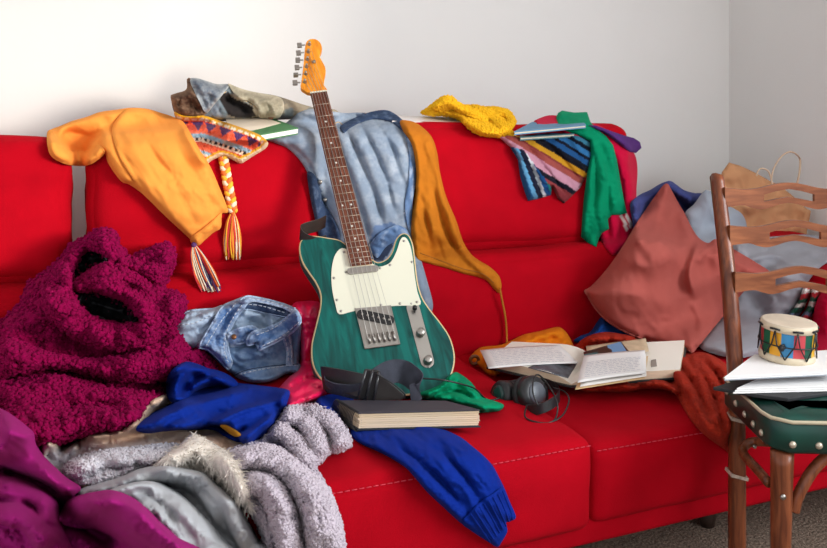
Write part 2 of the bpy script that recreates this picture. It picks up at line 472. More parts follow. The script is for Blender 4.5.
# ================================================================== the sofa
RED = (170, 2, 22)
M_red = fabric('red woven upholstery', RED, .9, .04, 420, .35, .10, 14, dist=.0015, sheen_tint=(225, 70, 80))
M_thread = plain('pale red stitching', (196, 50, 70), .8)
M_woodd = plain('dark wood foot', (46, 30, 22), .5)
sofa = empty('sofa', (.55, 1.9, 0), 'red fabric sofa strewn with clothes, standing along the white wall', 'sofa')
def cushion(name, c, half, r, bulge=(0, 0, 0), rot=0, N=26, wrinkle=.004, seed=0, sag=0, mat=None):
    """upholstered cushion: rounded box with swelling faces, gathered corners and soft creases"""
    V = []; Fq = []; idx = {}
    def put(p):
        key = tuple(round(q, 5) for q in p)
        if key in idx: return idx[key]
        h = Vector(half); q0 = Vector([p[i]*h[i] for i in range(3)])
        q = Vector([max(-(h[i]-r), min(h[i]-r, q0[i])) for i in range(3)])
        d = q0-q; n = d.normalized() if d.length > 1e-9 else Vector((0, 0, 0))
        o = q+n*r if d.length > 1e-9 else q0
        f = [(1-p[1]**2)*(1-p[2]**2), (1-p[0]**4)*(1-p[2]**2), (1-p[0]**4)*(1-p[1]**2)]
        for i in range(3): o[i] += bulge[i]*f[i]*p[i]*abs(p[i])
        o.z -= sag*(1-p[0]**2)*(1-p[1]**2)*(1 if p[2] > 0 else 0)
        s = Vector((o.x*3+seed, o.y*5, o.z*9+seed)); e = mnoise.noise(s)+.5*mnoise.noise(s*2.3)
        o += n*e*wrinkle
        idx[key] = len(V); V.append(o); return idx[key]
    g = [-1+2*i/N for i in range(N+1)]
    g = [math.copysign(1-(1-abs(t))**1.5, t) for t in g]
    for ax in range(3):
        for sg in (-1, 1):
            for i in range(N):
                for j in range(N):
                    q = []
                    for (a, b) in ((i, j), (i+1, j), (i+1, j+1), (i, j+1)):
                        p = [0, 0, 0]; p[ax] = sg; p[(ax+1) % 3] = g[a]; p[(ax+2) % 3] = g[b]; q.append(put(p))
                    Fq.append(q if sg > 0 else q[::-1])
    R = Matrix.Rotation(rot, 3, 'X'); W = [R @ v+Vector(c) for v in V]
    o = mesh_obj(name, W, Fq, mat or M_red, sofa, True); add_base(name, W, Fq); return o
def cush(name, x0, x1, y0, y1, z0, z1, **k):
    return cushion(name, ((x0+x1)/2, (y0+y1)/2, (z0+z1)/2), ((x1-x0)/2, (y1-y0)/2, (z1-z0)/2), **k)
def stitch(parent, pts, gap=.0035, ln=.009, rad=.0009):
    m = MB(); P = spline(pts, False, n=24); acc = 0; k = 0
    L = [0]
    for a, b in zip(P, P[1:]): L.append(L[-1]+(b-a).length)
    def at(s):
        for i in range(len(P)-1):
            if L[i+1] >= s: t = (s-L[i])/max(L[i+1]-L[i], 1e-9); return P[i].lerp(P[i+1], t)
        return P[-1]
    s = 0
    while s+ln < L[-1]:
        m.tube([at(s), at(s+ln*.5), at(s+ln)], rad, 5); s += ln+gap
    m.build('stitching', M_thread, parent, True)
seats = []
for i, (xa, xb, zt, yf) in enumerate(((-.92, .02, .365, 1.375), (.03, .945, .365, 1.37), (.95, 1.98, .345, 1.385))):
    seats.append(cush('seat_cushion', xa, xb, yf, 2.10, .19, zt, r=.024, bulge=(.004, .012, .012), seed=i*3.1, wrinkle=.004))
stitch(seats[1], [(.05, 1.370, .356), (.3, 1.364, .357), (.6, 1.362, .357), (.935, 1.370, .355)])
stitch(seats[2], [(.96, 1.386, .335), (1.2, 1.378, .336), (1.5, 1.376, .337), (1.9, 1.384, .336)])
m = MB(); m.box((.55, 1.92, .177), (2.94, 1.04, .055)); b = m.build('base_frame', M_red, sofa, bevel=.012, base=True)
for i, (xa, xb) in enumerate(((-.92, .06), (.07, .66), (.665, 1.68))):
    cush('lower_back_cushion', xa, xb, 2.02, 2.34, .30, .59, r=.05, bulge=(.003, .018, .006), seed=i*1.7+9, wrinkle=.007)
cush('lower_back_cushion', 1.69, 2.36, 2.06, 2.36, .24, .56, r=.05, bulge=(.003, .015, .006), seed=4.4, wrinkle=.007)
TILT = math.radians(-13)
for i, (xa, xb, zt) in enumerate(((-.92, .046, .905), (.085, .655, .91), (.66, 1.61, .92))):
    cushion('upper_back_cushion', ((xa+xb)/2, 2.215, (.575+zt)/2), ((xb-xa)/2, .10, (zt-.575)/2), .05, (.004, .022, .012), TILT, seed=i*2.3+20, wrinkle=.013, N=30)
m = MB(); m.box((.55, 2.40, .40), (2.94, .06, .40)); m.build('back_frame', M_red, sofa, bevel=.012)
cush('armrest', 2.0, 2.38, 1.42, 2.05, .19, .50, r=.06, bulge=(.01, .01, .02), seed=41)
for x in (-.8, .30, 1.43, 2.2):
    for y in (1.62, 2.33):
        m = MB(); m.lathe([(.016, 0), (.02, .02), (.024, .152)], (x, y, 0), n=16); m.build('foot', M_woodd, sofa, True)
add_base('wall', [(-3, WYB-.005, 0), (3, WYB-.005, 0), (3, WYB-.005, 3), (-3, WYB-.005, 3)], [[0, 1, 2, 3]]); BASES.pop()
# ================================================================== the guitar
GE = atW(394, 396, 1.80)
GN = atW(319, 92, 2.235)
GA = (GN-GE).normalized(); GU = Vector((1, -.26, .02)); GU = (GU-GA*GU.dot(GA)).normalized(); GNn = GU.cross(GA)
if GNn.dot(FWD) > 0: GNn = -GNn
def gp(px, py, h=0):
    d = ray(px, py); t = (GE+GNn*h-EYEP).dot(GNn)/d.dot(GNn); return EYEP+d*t
def gpl(path, h=0, closed=True, n=6): return [p for p in spline([gp(x, y, h) for x, y in path], closed, n=n)]
def inset(P, d):
    n = len(P); out = []
    for i in range(n):
        t = (P[(i+1) % n]-P[i-1]).normalized(); out.append(P[i]+t.cross(GNn)*d)
    c = sum(P, Vector())/n
    if sum((o-c).length for o in out) > sum((p-c).length for p in P): return inset(P, -d)
    return out
guitar = empty('electric_guitar', GE, 'teal electric guitar with cream pickguard leaning upright against the sofa back', 'guitar')
def wood(name, a, b, scale, rough=.35, coat=.0, stretch=(1, 1, 1)):
    m, nt, bs = new_mat(name); tc = nt.nodes.new('ShaderNodeTexCoord'); mp = nt.nodes.new('ShaderNodeMapping')
    mp.inputs['Scale'].default_value = stretch; nt.links.new(tc.outputs['Object'], mp.inputs[0])
    n = nt.nodes.new('ShaderNodeTexNoise'); n.inputs['Scale'].default_value = scale; n.inputs['Detail'].default_value = 7; n.inputs['Distortion'].default_value = 1.2
    nt.links.new(mp.outputs[0], n.inputs['Vector'])
    r = nt.nodes.new('ShaderNodeValToRGB'); r.color_ramp.elements[0].position = .36; r.color_ramp.elements[1].position = .66
    r.color_ramp.elements[0].color = (*s2l(a), 1); r.color_ramp.elements[1].color = (*s2l(b), 1)
    nt.links.new(n.outputs['Fac'], r.inputs[0]); nt.links.new(r.outputs[0], bs.inputs['Base Color'])
    bs.inputs['Roughness'].default_value = rough; bs.inputs['Specular IOR Level'].default_value = .25; bs.inputs['Coat Weight'].default_value = coat; bs.inputs['Coat Roughness'].default_value = .15
    return m
M_teal = wood('teal stained ash', (0, 58, 55), (0, 98, 90), 9, .5, .0, (5, .8, .8))
M_cream = plain('cream plastic', (212, 211, 192), .45, coat=.05, spec=.3)
M_bind = plain('cream binding', (196, 172, 128), .45)
M_maple = wood('amber maple', (205, 122, 22), (236, 152, 40), 14, .35, .3, (6, 1, 1))
M_rose = wood('rosewood', (74, 38, 26), (112, 62, 44), 40, .5, 0, (5, .6, .6))
M_chrome = plain('brushed chrome', (168, 164, 158), .34, metal=1)
M_nickel = plain('worn nickel', (160, 156, 150), .38, metal=1)
M_black = plain('black plastic', (18, 18, 20), .4)
M_steel = plain('steel string', (190, 186, 180), .3, metal=1)
body2 = [(299,250),(300.5,241),(306,236.5),(314,235.5),(328,237.5),(341,240.5),(356,252),(372,259),(378,262),(386,259),(391.5,252),(395,241),(399.5,234.8),(405,233),(410,236.5),(413.5,246),(415.5,262),(418,282),(422.5,297),(430,309),(441,323),(449,335),(453.5,347),(455,360),(452,374),(446,383),(437,389.5),(424,393),(405,395.5),(385,397),(362,396),(340,391),(324,382),(315.5,372),(311.5,360),(311.2,346),(313.5,334),(317,320),(320,306),(320,294),(315.5,283),(308,272),(302,262)]
P = gpl(body2, 0, n=5); n = len(P)
m = MB(); back = [p-GNn*.043 for p in P]; low = [p-GNn*.004 for p in P]; i1 = inset(P, .0018); i1b = [p-GNn*.0006 for p in i1]; i2 = inset(P, .0030)
V = inset(back, .004)+[p+GNn*.005 for p in back]+low; k = [[(a+1) % n+o, a+o, a+n+o, (a+1) % n+n+o] for o in (0, n) for a in range(n)]
m.add(V, k+[list(range(n))]); m.add(i2, [list(range(n))]); m.add([p-GNn*.001 for p in i2]+low, [[(a+1) % n, a, a+n, (a+1) % n+n] for a in range(n)])
body = m.build('body', M_teal, guitar); GUITAR_BASE = (m.v[:], m.f[:])
m = MB(); m.add(low+[p-GNn*.0012 for p in P]+i1b+i2, [[a, (a+1) % n, (a+1) % n+n, a+n] for a in range(n)]+[[a+n, (a+1) % n+n, (a+1) % n+2*n, a+2*n] for a in range(n)]+[[a+2*n, (a+1) % n+2*n, (a+1) % n+3*n, a+3*n] for a in range(n)])
tag(m.build('binding', M_bind, guitar, True), 'cream edge binding')
pg2 = [(342,248),(335.5,254),(332.3,264),(331.3,276),(332.2,290),(335.5,305),(339.5,314.2),(356,310.5),(390.5,306.2),(405,305.5),(420.5,304.5),(417.5,292),(414.8,276),(412.8,258),(410.4,246),(407,238.8),(403,237),(399.8,241),(396.6,251),(391,261.5),(384,265.6),(377,266.4),(372,263),(352,252)]
P2 = gpl(pg2, .0022, n=3)
m = MB(); m.prism(P2, -GNn*.0022); pick = m.build('pickguard', M_cream, guitar, bevel=.0006)
for x, y in ((344,252),(334,278),(341,311),(381,305),(417,302),(412,262),(404,241),(390,265),(337,300),(400,303.5)):
    m = MB(); m.lathe([(.0032, 0), (.0026, .0012), (.0006, .0014)], gp(x, y, .0022), GNn, 10); m.build('pickguard_screw', M_nickel, pick, True)
# neck, fretboard
def ln(a, b, t): return (a[0]+(b[0]-a[0])*t, a[1]+(b[1]-a[1])*t)
nutL, nutR, endL, endR = (310.3, 93.4), (326.8, 91.2), (350.5, 265.5), (372.5, 263)
hF = .0125
q = [gp(*nutL, hF-.004), gp(*nutR, hF-.004), gp(*endR, hF-.004), gp(*endL, hF-.004)]
m = MB(); Vn = []; Fn = []; K = 10; S = 24
for i in range(S+1):
    t = i/S; a = q[0].lerp(q[3], t); b = q[1].lerp(q[2], t)
    for k in range(K+1):
        an = PI*k/K; c = (a+b)/2; h = (b-a)/2; dp = .017+.004*t
        Vn.append(c-h*math.cos(an)-GNn*dp*math.sin(an)**.8)
for i in range(S):
    for k in range(K): Fn.append([i*(K+1)+k, i*(K+1)+k+1, (i+1)*(K+1)+k+1, (i+1)*(K+1)+k])
    Fn.append([i*(K+1), (i+1)*(K+1), (i+1)*(K+1)+K, i*(K+1)+K])
Fn += [list(range(K+1)), list(range(S*(K+1), (S+1)*(K+1)))]
m.add(Vn, Fn); m.build('neck', M_maple, guitar, True)
q = [gp(*nutL, hF), gp(*nutR, hF), gp(*endR, hF), gp(*endL, hF)]
m = MB(); m.prism(q, -GNn*.005); fb = m.build('fretboard', M_rose, guitar, bevel=.0008)
M_fret = plain('fret wire', (168, 150, 132), .5, metal=.6); M_dot = plain('pearl dot', (190, 186, 176), .4); tot = 1-2**(-21.4/12)
fpos = [(1-2**(-k/12))/tot for k in range(1, 22)]
for i, t in enumerate(fpos):
    a = q[0].lerp(q[3], t); b = q[1].lerp(q[2], t); m = MB(); m.tube([a+GNn*.0006, (a+b)/2+GNn*.0007, b+GNn*.0006], .0008, 6); m.build('fret', M_fret, fb, True)
for f in (3, 5, 7, 9, 12, 15, 17, 19, 21):
    t = ((fpos[f-1]+fpos[f-2])/2); a = q[0].lerp(q[3], t); b = q[1].lerp(q[2], t)
    for s in ((.5,) if f != 12 else (.28, .72)): mk = MB(); mk.lathe([(.0026, 0), (.0026, .0003)], a.lerp(b, s), GNn, 12); mk.build('inlay_dot', M_dot, fb)
m = MB(); e = (q[1]-q[0]).normalized(); m.prism([q[0]+GNn*.001, q[1]+GNn*.001, q[1]+GNn*.001+GA*.004, q[0]+GNn*.001+GA*.004], -GNn*.006); m.build('nut', M_cream, guitar)
hd2 = [(310.3,92.8),(304,90.2),(300.6,87),(301.5,80),(303,68),(304.2,56),(305.2,46),(307,41),(311,38.8),(316,39.2),(320,42.2),(322,47.5),(321.3,52),(319.5,55.5),(321.5,60),(324.8,66),(325.8,72),(324.3,79),(324,85),(326.8,90.8)]
hH = .004
m = MB(); m.prism(gpl(hd2, hH, n=3), -GNn*.014); head = m.build('headstock', M_maple, guitar, bevel=.0012)
posts = [(309.5,44.5),(308.6,52),(307.7,59.5),(306.7,66.8),(305.8,74),(304.9,82)]
keys = [(299.5,45.3),(298.5,53),(297.8,60.2),(297,67.6),(295.8,75),(295,82.8)]
for i, ((x, y), (kx, ky)) in enumerate(zip(posts, keys)):
    m = MB(); o = gp(x, y, hH); m.lathe([(.0052, 0), (.0052, .001), (.0036, .0022), (.0030, .008), (.0034, .0105), (.0015, .0112)], o, GNn, 14)
    p = m.build('tuning_peg', M_chrome, guitar, True)
    k0 = gp(x-4.5, y+.5, hH-.007); k1 = gp(kx, ky, hH-.007)
    m = MB(); m.tube([k0, k0.lerp(k1, .55)], .0022, 8); d = (k1-k0).normalized(); u = GNn if i != 4 else d.cross(GNn).normalized(); v = d.cross(u).normalized()
    Rm = Matrix((d, v, u)).transposed(); bx = MB(); bx.box((0, 0, 0), (.0125, .0145, .0062)); 
    kb = [Rm @ Vector(vv)+k1 for vv in bx.v]; m.add(kb, bx.f)
    m.build('key', M_chrome, p, bevel=.0016)
m = MB(); m.lathe([(.003, 0), (.003, .004), (.0046, .0045), (.0046, .0065)], gp(314, 62.8, hH), GNn, 12); m.build('string_tree', M_chrome, guitar, True)
# bridge, pickups, control plate
br = [gp(355.3,308.3,.0035), gp(390.4,305.3,.0035), gp(399.8,344,.0035), gp(365,348.6,.0035)]
m = MB(); m.prism(br, -GNn*.0035)
for a, b in ((0, 3), (1, 2), (3, 2)):
    pa, pb = br[a], br[b]; m.tube([pa, pb], .0013, 6)
bridge = m.build('bridge_plate', M_nickel, guitar)
m = MB()
a0, a1 = gp(361.5, 314.6, .0035), gp(389.5, 320.4, .0035); e = (a1-a0).normalized(); f = GNn.cross(e)
ring = []
for s, c, ph in ((1, a1, -PI/2), (-1, a0, PI/2)):
    for k in range(9): an = ph+PI*k/8; ring.append(c+e*math.cos(an)*.0105+f*math.sin(an)*.0105+GNn*.004)
m.prism(ring, -GNn*.006); pk = m.build('bridge_pickup', M_black, guitar, bevel=.001)
for k in range(6):
    m = MB(); m.lathe([(.0026, 0), (.0024, .0012), (.001, .0014)], a0.lerp(a1, .02+.96*k/5)+GNn*.004, GNn, 10); m.build('pole_piece', M_nickel, pk, True)
for i in range(6):
    t0, t1 = i/6+.012, (i+1)/6-.012
    A = [gp(*ln((365.8,335.5),(395,331.5), t), .0045) for t in (t0, t1)]; B = [gp(*ln((367.5,343.5),(397.5,340), t), .0045) for t in (t0, t1)]
    m = MB(); m.tube([(A[0]+A[1])/2+GNn*.002, (B[0]+B[1])/2+GNn*.002], .0035, 8); m.build('saddle', M_nickel, bridge, True)
m = MB(); a0, a1 = gp(350.5, 271.6, .0035), gp(375.5, 268.8, .0035); e = (a1-a0).normalized(); f = GNn.cross(e); ring = []
for c, ph in ((a1, -PI/2), (a0, PI/2)):
    for k in range(9): an = ph+PI*k/8; ring.append(c+e*math.cos(an)*.0075+f*math.sin(an)*.0075+GNn*.004)
m.prism(ring, -GNn*.006); npk = m.build('neck_pickup', M_chrome, guitar, bevel=.001)
for x, y in ((345.8, 272.2), (380, 268.2)):
    m = MB(); m.lathe([(.0028, 0), (.0022, .0016)], gp(x, y, .0022), GNn, 10); m.build('pickup_screw', M_nickel, npk, True)
a0, a1 = gp(413, 307.5, .0018), gp(427.3, 361, .0018); e = (a1-a0).normalized(); f = GNn.cross(e); ring = []
for c, ph in ((a1, -PI/2), (a0, PI/2)):
    for k in range(11): an = ph+PI*k/10; ring.append(c+e*math.cos(an)*.0145+f*math.sin(an)*.0145)
m = MB(); m.prism(ring, -GNn*.0018); cp = m.build('control_plate', M_chrome, guitar, bevel=.0005)
for x, y in ((420.3, 333.5), (427.6, 361)):
    m = MB(); m.lathe([(.0098, 0), (.0098, .0015), (.0086, .0022), (.0086, .014), (.0078, .0155), (.002, .0156)], gp(x, y, .0018), (GNn*1-GA*.0), 20); m.build('knob', M_nickel, guitar, True)
m = MB(); o = gp(414.8, 312, .0018); m.tube([o, o+GNn*.009+GA*.004], .0022, 8); m.lathe([(.0045, 0), (.0055, .003), (.0050, .009), (.002, .011)], o+GNn*.007+GA*.003, GNn+GA*.4, 14); tag(m.build('pickup_switch', M_black, guitar, True), 'black switch tip')
for x, y in ((411.3, 303.6), (428.8, 367)):
    m = MB(); m.lathe([(.0026, 0), (.0018, .0012)], gp(x, y, .0018), GNn, 10); m.build('plate_screw', M_nickel, guitar, True)
for i in range(6):
    t = i/5; a = gp(*ln((311.8,93),(325.4,91.3), t), hF+.0015); b = gp(*ln((367.6,337),(394.6,333.2), t), .0125)
    tail = gp(*ln((369.5,344),(396.4,340.4), t), .006)
    m = MB(); pts = [gp(*posts[5-i], hH+.006), a, b, tail]; m.tube(pts, .00052+.00018*(5-i)/5, 5); m.build('string', M_steel, guitar, True)
m = MB(); o = gp(398, 396, -.02); m.lathe([(.004, 0), (.004, .004), (.007, .009), (.007, .011)], o, -GA, 14); m.build('strap_button', M_chrome, guitar, True)
# ================================================================== the chair with books and drum
M_chair = wood('worn reddish wood', (86, 42, 24), (128, 70, 42), 14, .38, .2, (6, 6, .7))
M_chair2 = wood('worn wooden rail', (112, 62, 38), (146, 88, 56), 9, .4, .15, (1, 1, 7))
M_green = plain('dark green leatherette', (6, 62, 52), .34, var=.6, vscale=12, tint=(10, 26, 22))
M_gpipe = plain('beige piping', (190, 178, 150), .6)
M_worn = plain('worn pale band', (186, 166, 150), .7, var=.4, vscale=120)
chair = empty('wooden_chair', cam3(.74, 0, 1.58), 'worn wooden ladder-back chair with green seat in front of the sofa end', 'chair')
def post(r0, name='back_post'):
    prof = []
    pts = [(r0, 0, 1.672), (r0, .20, 1.672), (r0-.0005, .43, 1.674), (r0, .60, 1.705), (r0-.0008, .72, 1.738), (r0-.0008, .845, 1.782)]
    P = spline([cam3(*q) for q in pts], False, n=6); n = len(P); m = MB(); V = []; Fq = []
    for i, p in enumerate(P):
        t = i/(n-1); a = (P[min(i+1, n-1)]-P[max(i-1, 0)]).normalized(); u = RIGHT; v = a.cross(u).normalized(); hw = .0150-.003*t; hd = .015
        for k, (x, y) in enumerate(((-1, -.55), (-.55, -1), (.55, -1), (1, -.55), (1, .55), (.55, 1), (-.55, 1), (-1, .55))):
            q = p+u*x*hw+v*y*hd
            if i == n-1: q = q-a*.006*(y+1)/2+a*.004*(-x)
            V.append(q)
    for i in range(n-1):
        for k in range(8): Fq.append([i*8+k, i*8+(k+1) % 8, (i+1)*8+(k+1) % 8, (i+1)*8+k])
    Fq += [list(range(8))[::-1], [(n-1)*8+k for k in range(8)]]
    m.add(V, Fq); return m.build(name, M_chair, chair, True)
pL = post(.621); pR = post(.621+.262)
def rail(yc, w):
    s = w/1.745                                     # keep each rail the same real size
    top = [(726,187.2),(745,189.2),(757,188.8),(768,187),(780,184.2),(793,182.8)]; bot = [(726,207),(745,205.2),(755,208),(764,209.6),(773,208),(784,204.6),(793,203.4)]
    top = top+[(1586-x, y) for x, y in top[::-1][1:]]; bot = bot+[(1586-x, y) for x, y in bot[::-1][1:]]
    slot = [(767.5,194.8),(780,191.4),(793,189.2),(806,191.4),(818.5,194.8),(818.5,201.8),(806,199.4),(793,197.2),(780,199.4),(767.5,201.8)]
    tp = spline([(x, y, 0) for x, y in top], n=4); bt = spline([(x, y, 0) for x, y in bot], n=4)
    loop = [(p.x, p.y) for p in tp]+[(p.x, p.y) for p in bt[::-1]]
    f = lambda x, y: (CX+(x-CX)*1.745/w + (0), yc+(y-197)*1.745/w)
    g = lambda x, y: (f(x, y)[0]+0*0, f(x, y)[1])
    allp = loop+slot; na, nb = len(loop), len(slot)
    r = delaunay_2d_cdt([Vector(p) for p in allp], [(i, (i+1) % na) for i in range(na)]+[(na+i, na+(i+1) % nb) for i in range(nb)], [], 0, 1e-5)
    V2 = [(v.x, v.y) for v in r[0]]; T = []
    for t in r[2]:
        cx = sum(V2[i][0] for i in t)/3; cy = sum(V2[i][1] for i in t)/3
        X, Y = np.array([cx]), np.array([cy])
        if in_poly(X, Y, loop)[0] and not in_poly(X, Y, slot)[0]: T.append(list(t))
    curve = lambda x: .014*(1-((x-793)/67)**2)      # the rails bow backwards a little
    fr = [atW(*g(x, y), w) + FWD*curve(x) for x, y in V2]; n = len(fr); bk = [p+FWD*.009 for p in fr]
    ed = {}
    for t in T:
        for a, b in ((0, 1), (1, 2), (2, 0)): ed[(t[a], t[b])] = 1
    side = [[b, a, a+n, b+n] for a, b in ed if (b, a) not in ed]
    m = MB(); m.add(fr+bk, T+[[q+n for q in t][::-1] for t in T]+side); m.build('back_rail', M_chair2, chair)
rail(197.5, 1.750); rail(235.6, 1.722); rail(282.5, 1.694)
# seat
def seat_loop(d, z):
    q = [(.600+d, 1.68-d), (.600+d, 1.50), (.606+d, 1.474+d*.4), (.632, 1.452+d), (.76, 1.446+d), (.88, 1.452+d), (.904-d, 1.474), (.908-d, 1.50), (.908-d, 1.68-d)]
    return [cam3(r, z+.009, w) for r, w in q]
m = MB(); rings = [seat_loop(.004, .400), seat_loop(0, .406), seat_loop(0, .446), seat_loop(.005, .455), seat_loop(.03, .460), seat_loop(.08, .4625)]; n = 9
V = sum(rings, []); Fq = [[i*n+k, i*n+(k+1) % n, (i+1)*n+(k+1) % n, (i+1)*n+k] for i in range(5) for k in range(n)]+[list(range(n))[::-1], [5*n+k for k in range(n)]]
m.add(V, Fq); seat = m.build('seat', M_green, chair, True); add_base('chair_seat', m.v, m.f)
m = MB(); m.tube(seat_loop(-.0005, .4535), .0032, 8, closed=True); tag(m.build('piping', M_gpipe, seat, True), 'beige piping')
lp = [p for p in seat_loop(-.001, .418)]
M_nail = plain('pale nail head', (190, 178, 158), .35, metal=.6)
path = [cam3(.6, .434, 1.665), cam3(.6, .428, 1.62), cam3(.5995, .424, 1.575), cam3(.5995, .421, 1.535), cam3(.600, .419, 1.50), cam3(.632, .4175, 1.452), cam3(.675, .4165, 1.450), cam3(.72, .4165, 1.448), cam3(.78, .4165, 1.447), cam3(.84, .4165, 1.45)]
for i, p in enumerate(path):
    p = p+Vector((0, 0, .008))
    ax = -RIGHT if i < 5 else -FWD
    m = MB(); m.lathe([(.0062, 0), (.0058, .002), (.0035, .0042), (.0006, .0048)], p, ax, 12); m.build('upholstery_nail', M_nail, seat, True)
def taper(pts, r, name, mat=None, flat=1.0):
    m = MB(); m.tube(spline(pts, False, n=6), r if not isinstance(r, tuple) else [r[0]+(r[1]-r[0])*i/(6*(len(pts)-1)) for i in range(6*(len(pts)-1)+1)], 14, flat=flat); return m.build(name, mat or M_chair, chair, True)
taper([cam3(.6255, .405, 1.478), cam3(.6215, .2, 1.476), cam3(.617, 0, 1.474)], (.0195, .0125), 'front_leg')
taper([cam3(.882, .405, 1.478), cam3(.886, .2, 1.476), cam3(.89, 0, 1.474)], (.0195, .0125), 'front_leg')
taper([atW(768,442,1.60), atW(757,441.5,1.625), atW(748,443.5,1.632), atW(743,449,1.628), atW(745,456,1.61), atW(756,468,1.555), atW(769,483,1.495)], .0085, 'side_brace')
taper([atW(794,511,1.478), atW(797,499,1.478), atW(803,486,1.478), atW(813,470,1.48), atW(825,458,1.482), atW(836,453,1.482)], .0095, 'front_brace')
for y, s in ((418, 1), (474, 1)):
    m = MB(); m.box(atW(736.8, y, 1.672), (.0335, .0335, .006), Matrix.Rotation(-YAW, 3, 'Z') @ Matrix.Rotation(.25, 3, 'Y')); m.build('worn_band', M_worn, pL)
m = MB()
m.lathe([(.005, 0), (.0045, .002), (.001, .003)], atW(783, 497, 1.459), -FWD, 12); m.build('screw_head', M_nickel, chair, True)
m = MB(); m.lathe([(.004, 0), (.0035, .002), (.001, .003)], atW(754.5, 446.5, 1.617), -FWD, 12); m.build('screw_head', M_nickel, chair, True)

# ---- books and papers on the seat
M_paper = plain('white paper', (238, 236, 234), .8, var=.02, vscale=5)
M_page = plain('page edges', (226, 214, 190), .85, var=.15, vscale=30, stretch=(1, 1, 60))
M_blackc = plain('black cover', (26, 27, 30), .55)
def book(name, label, cat, quad, zt, th, mcover, mtop=None, mpage=None, ct=.0022, group=None, lap=.003, tilt=0):
    """a book lying flat: quad is its upper face, from the photo, at height zt"""
    Q = [atZ(x, y, zt) for x, y in quad]; dz = Vector((0, 0, 1)); c = sum(Q, Vector())/4
    root = empty(name, c-dz*th, label, cat, group)
    inn = [c+(p-c)*.985 for p in Q]
    m = MB(); m.hexa([p-dz*ct for p in Q], Q); m.build('front_cover' if not mtop else 'top_page', mtop or mcover, root, bevel=.0006)
    m2 = MB(); m2.hexa([p-dz*(th-ct) for p in inn], [p-dz*ct for p in inn]); m2.build('page_block', mpage or M_page, root)
    m3 = MB(); m3.hexa([p-dz*th for p in Q], [p-dz*(th-ct) for p in Q]); m3.build('back_cover', mcover, root, bevel=.0006)
    for mm in (m, m2, m3): add_base(name, mm.v, mm.f)
    return root, Q
M_bcard = plain('pale grey card', (150, 156, 164), .6)
book('sketchbook', 'black covered sketchbook lowest in the stack on the green chair seat', 'sketchbook', [(715,386.5),(745,376),(850,373),(850,392.5),(786,402)], .480, .012, M_blackc) if False else None
m = MB(); Q = [atZ(*p, .478) for p in ((713,387),(748,377),(846,376),(846,390),(788,398.5),(757,394.5))]; m.prism(Q, (0, 0, -.006)); o = m.build('black_folder', M_blackc, bevel=.001, base=True); tag(o, 'black folder lowest of the papers on the green chair seat', 'folder')
m = MB()
for k in range(3):
    z = .481+.003*k; Q = [atZ(733+k*2, 392.5-k*2.2, z), atZ(757+k*2, 379.5-k*1.2, z), atZ(850, 377-k*1.5, z), atZ(850, 389.5-k*2.2, z)]; m.hexa([q-Vector((0, 0, .0021)) for q in Q], Q)
o = m.build('paper_stack', M_paper, base=True); tag(o, 'loose white sheets between the black folder and the book under the drum', 'paper')
r, Q = book('notebook', 'white topped book on the chair carrying the toy drum', 'book', [(724,377),(754,354.5),(835,349.5),(838,371.5)], .507, .007, M_bcard, M_paper, M_paper)
m = MB(); a = atZ(756,384,.497); m.add([atZ(757,384,.496), atZ(762,376,.501), atZ(778,374,.502), atZ(838,378,.4965), atZ(838,386,.494)], [[0, 1, 2, 3, 4]]) if False else None
# ---- toy drum
M_skin = plain('drum skin', (208, 192, 170), .6, var=.14, vscale=20)
M_drumw = plain('pale drum wood', (212, 196, 168), .5, var=.15, vscale=40)
dc = atZ(786.5, 358, .507); ax = Vector((.03, -.05, 1)).normalized()
drum = empty('toy_drum', dc, 'small toy drum with coloured stripes standing on the book on the chair', 'drum')
R0, H = .049, .071
cols = [(188, 52, 60), (20, 90, 62), (226, 160, 30), (60, 140, 190), (196, 70, 78), (20, 84, 66), (224, 168, 40), (40, 110, 170), (196, 60, 60), (24, 92, 62), (226, 160, 30), (70, 150, 200)]
a0 = ax.orthogonal().normalized(); b0 = ax.cross(a0); nseg = 96; VV = []; FF = []; mi = []
for k in range(nseg):
    an = 2*PI*k/nseg
    for h in (.012, H-.012): VV.append(dc+ax*h+(a0*math.cos(an)+b0*math.sin(an))*(R0-.0012))
vang = math.atan2((EYEP-dc).dot(b0), (EYEP-dc).dot(a0))
edges = [-90, -62, -38, -12, 12, 40, 62, 90, 118, 150, 190, 230, 270]
for k in range(nseg):
    FF.append([2*k, 2*((k+1) % nseg), 2*((k+1) % nseg)+1, 2*k+1])
    d = math.degrees((2*PI*(k+.5)/nseg-vang+PI/2) % (2*PI))-90
    mi.append(max(0, min(11, sum(1 for e in edges if e <= d)-1)))
mesh_obj('shell', VV, FF, None, drum, True, mats=[plain('drum stripe %d' % i, c, .4) for i, c in enumerate(cols)], midx=mi)
for h0, h1, nm in ((0, .014, 'lower_rim'), (H-.014, H, 'upper_rim')):
    m = MB(); m.lathe([(R0-.004, h0), (R0+.0012, h0+.001), (R0+.0018, (h0+h1)/2), (R0+.0012, h1-.001), (R0-.001, h1)], dc, ax, 48); m.build(nm, M_drumw, drum, True)
m = MB(); m.lathe([(R0+.0005, H-.003), (R0+.0005, H+.0006), (R0-.003, H+.0016), (.001, H+.0012)], dc, ax, 48); m.build('drum_skin', M_skin, drum, True)
m = MB(); pts = []
def dp(an, h, r=R0+.003): return dc+ax*h+(a0*math.cos(an)+b0*math.sin(an))*r
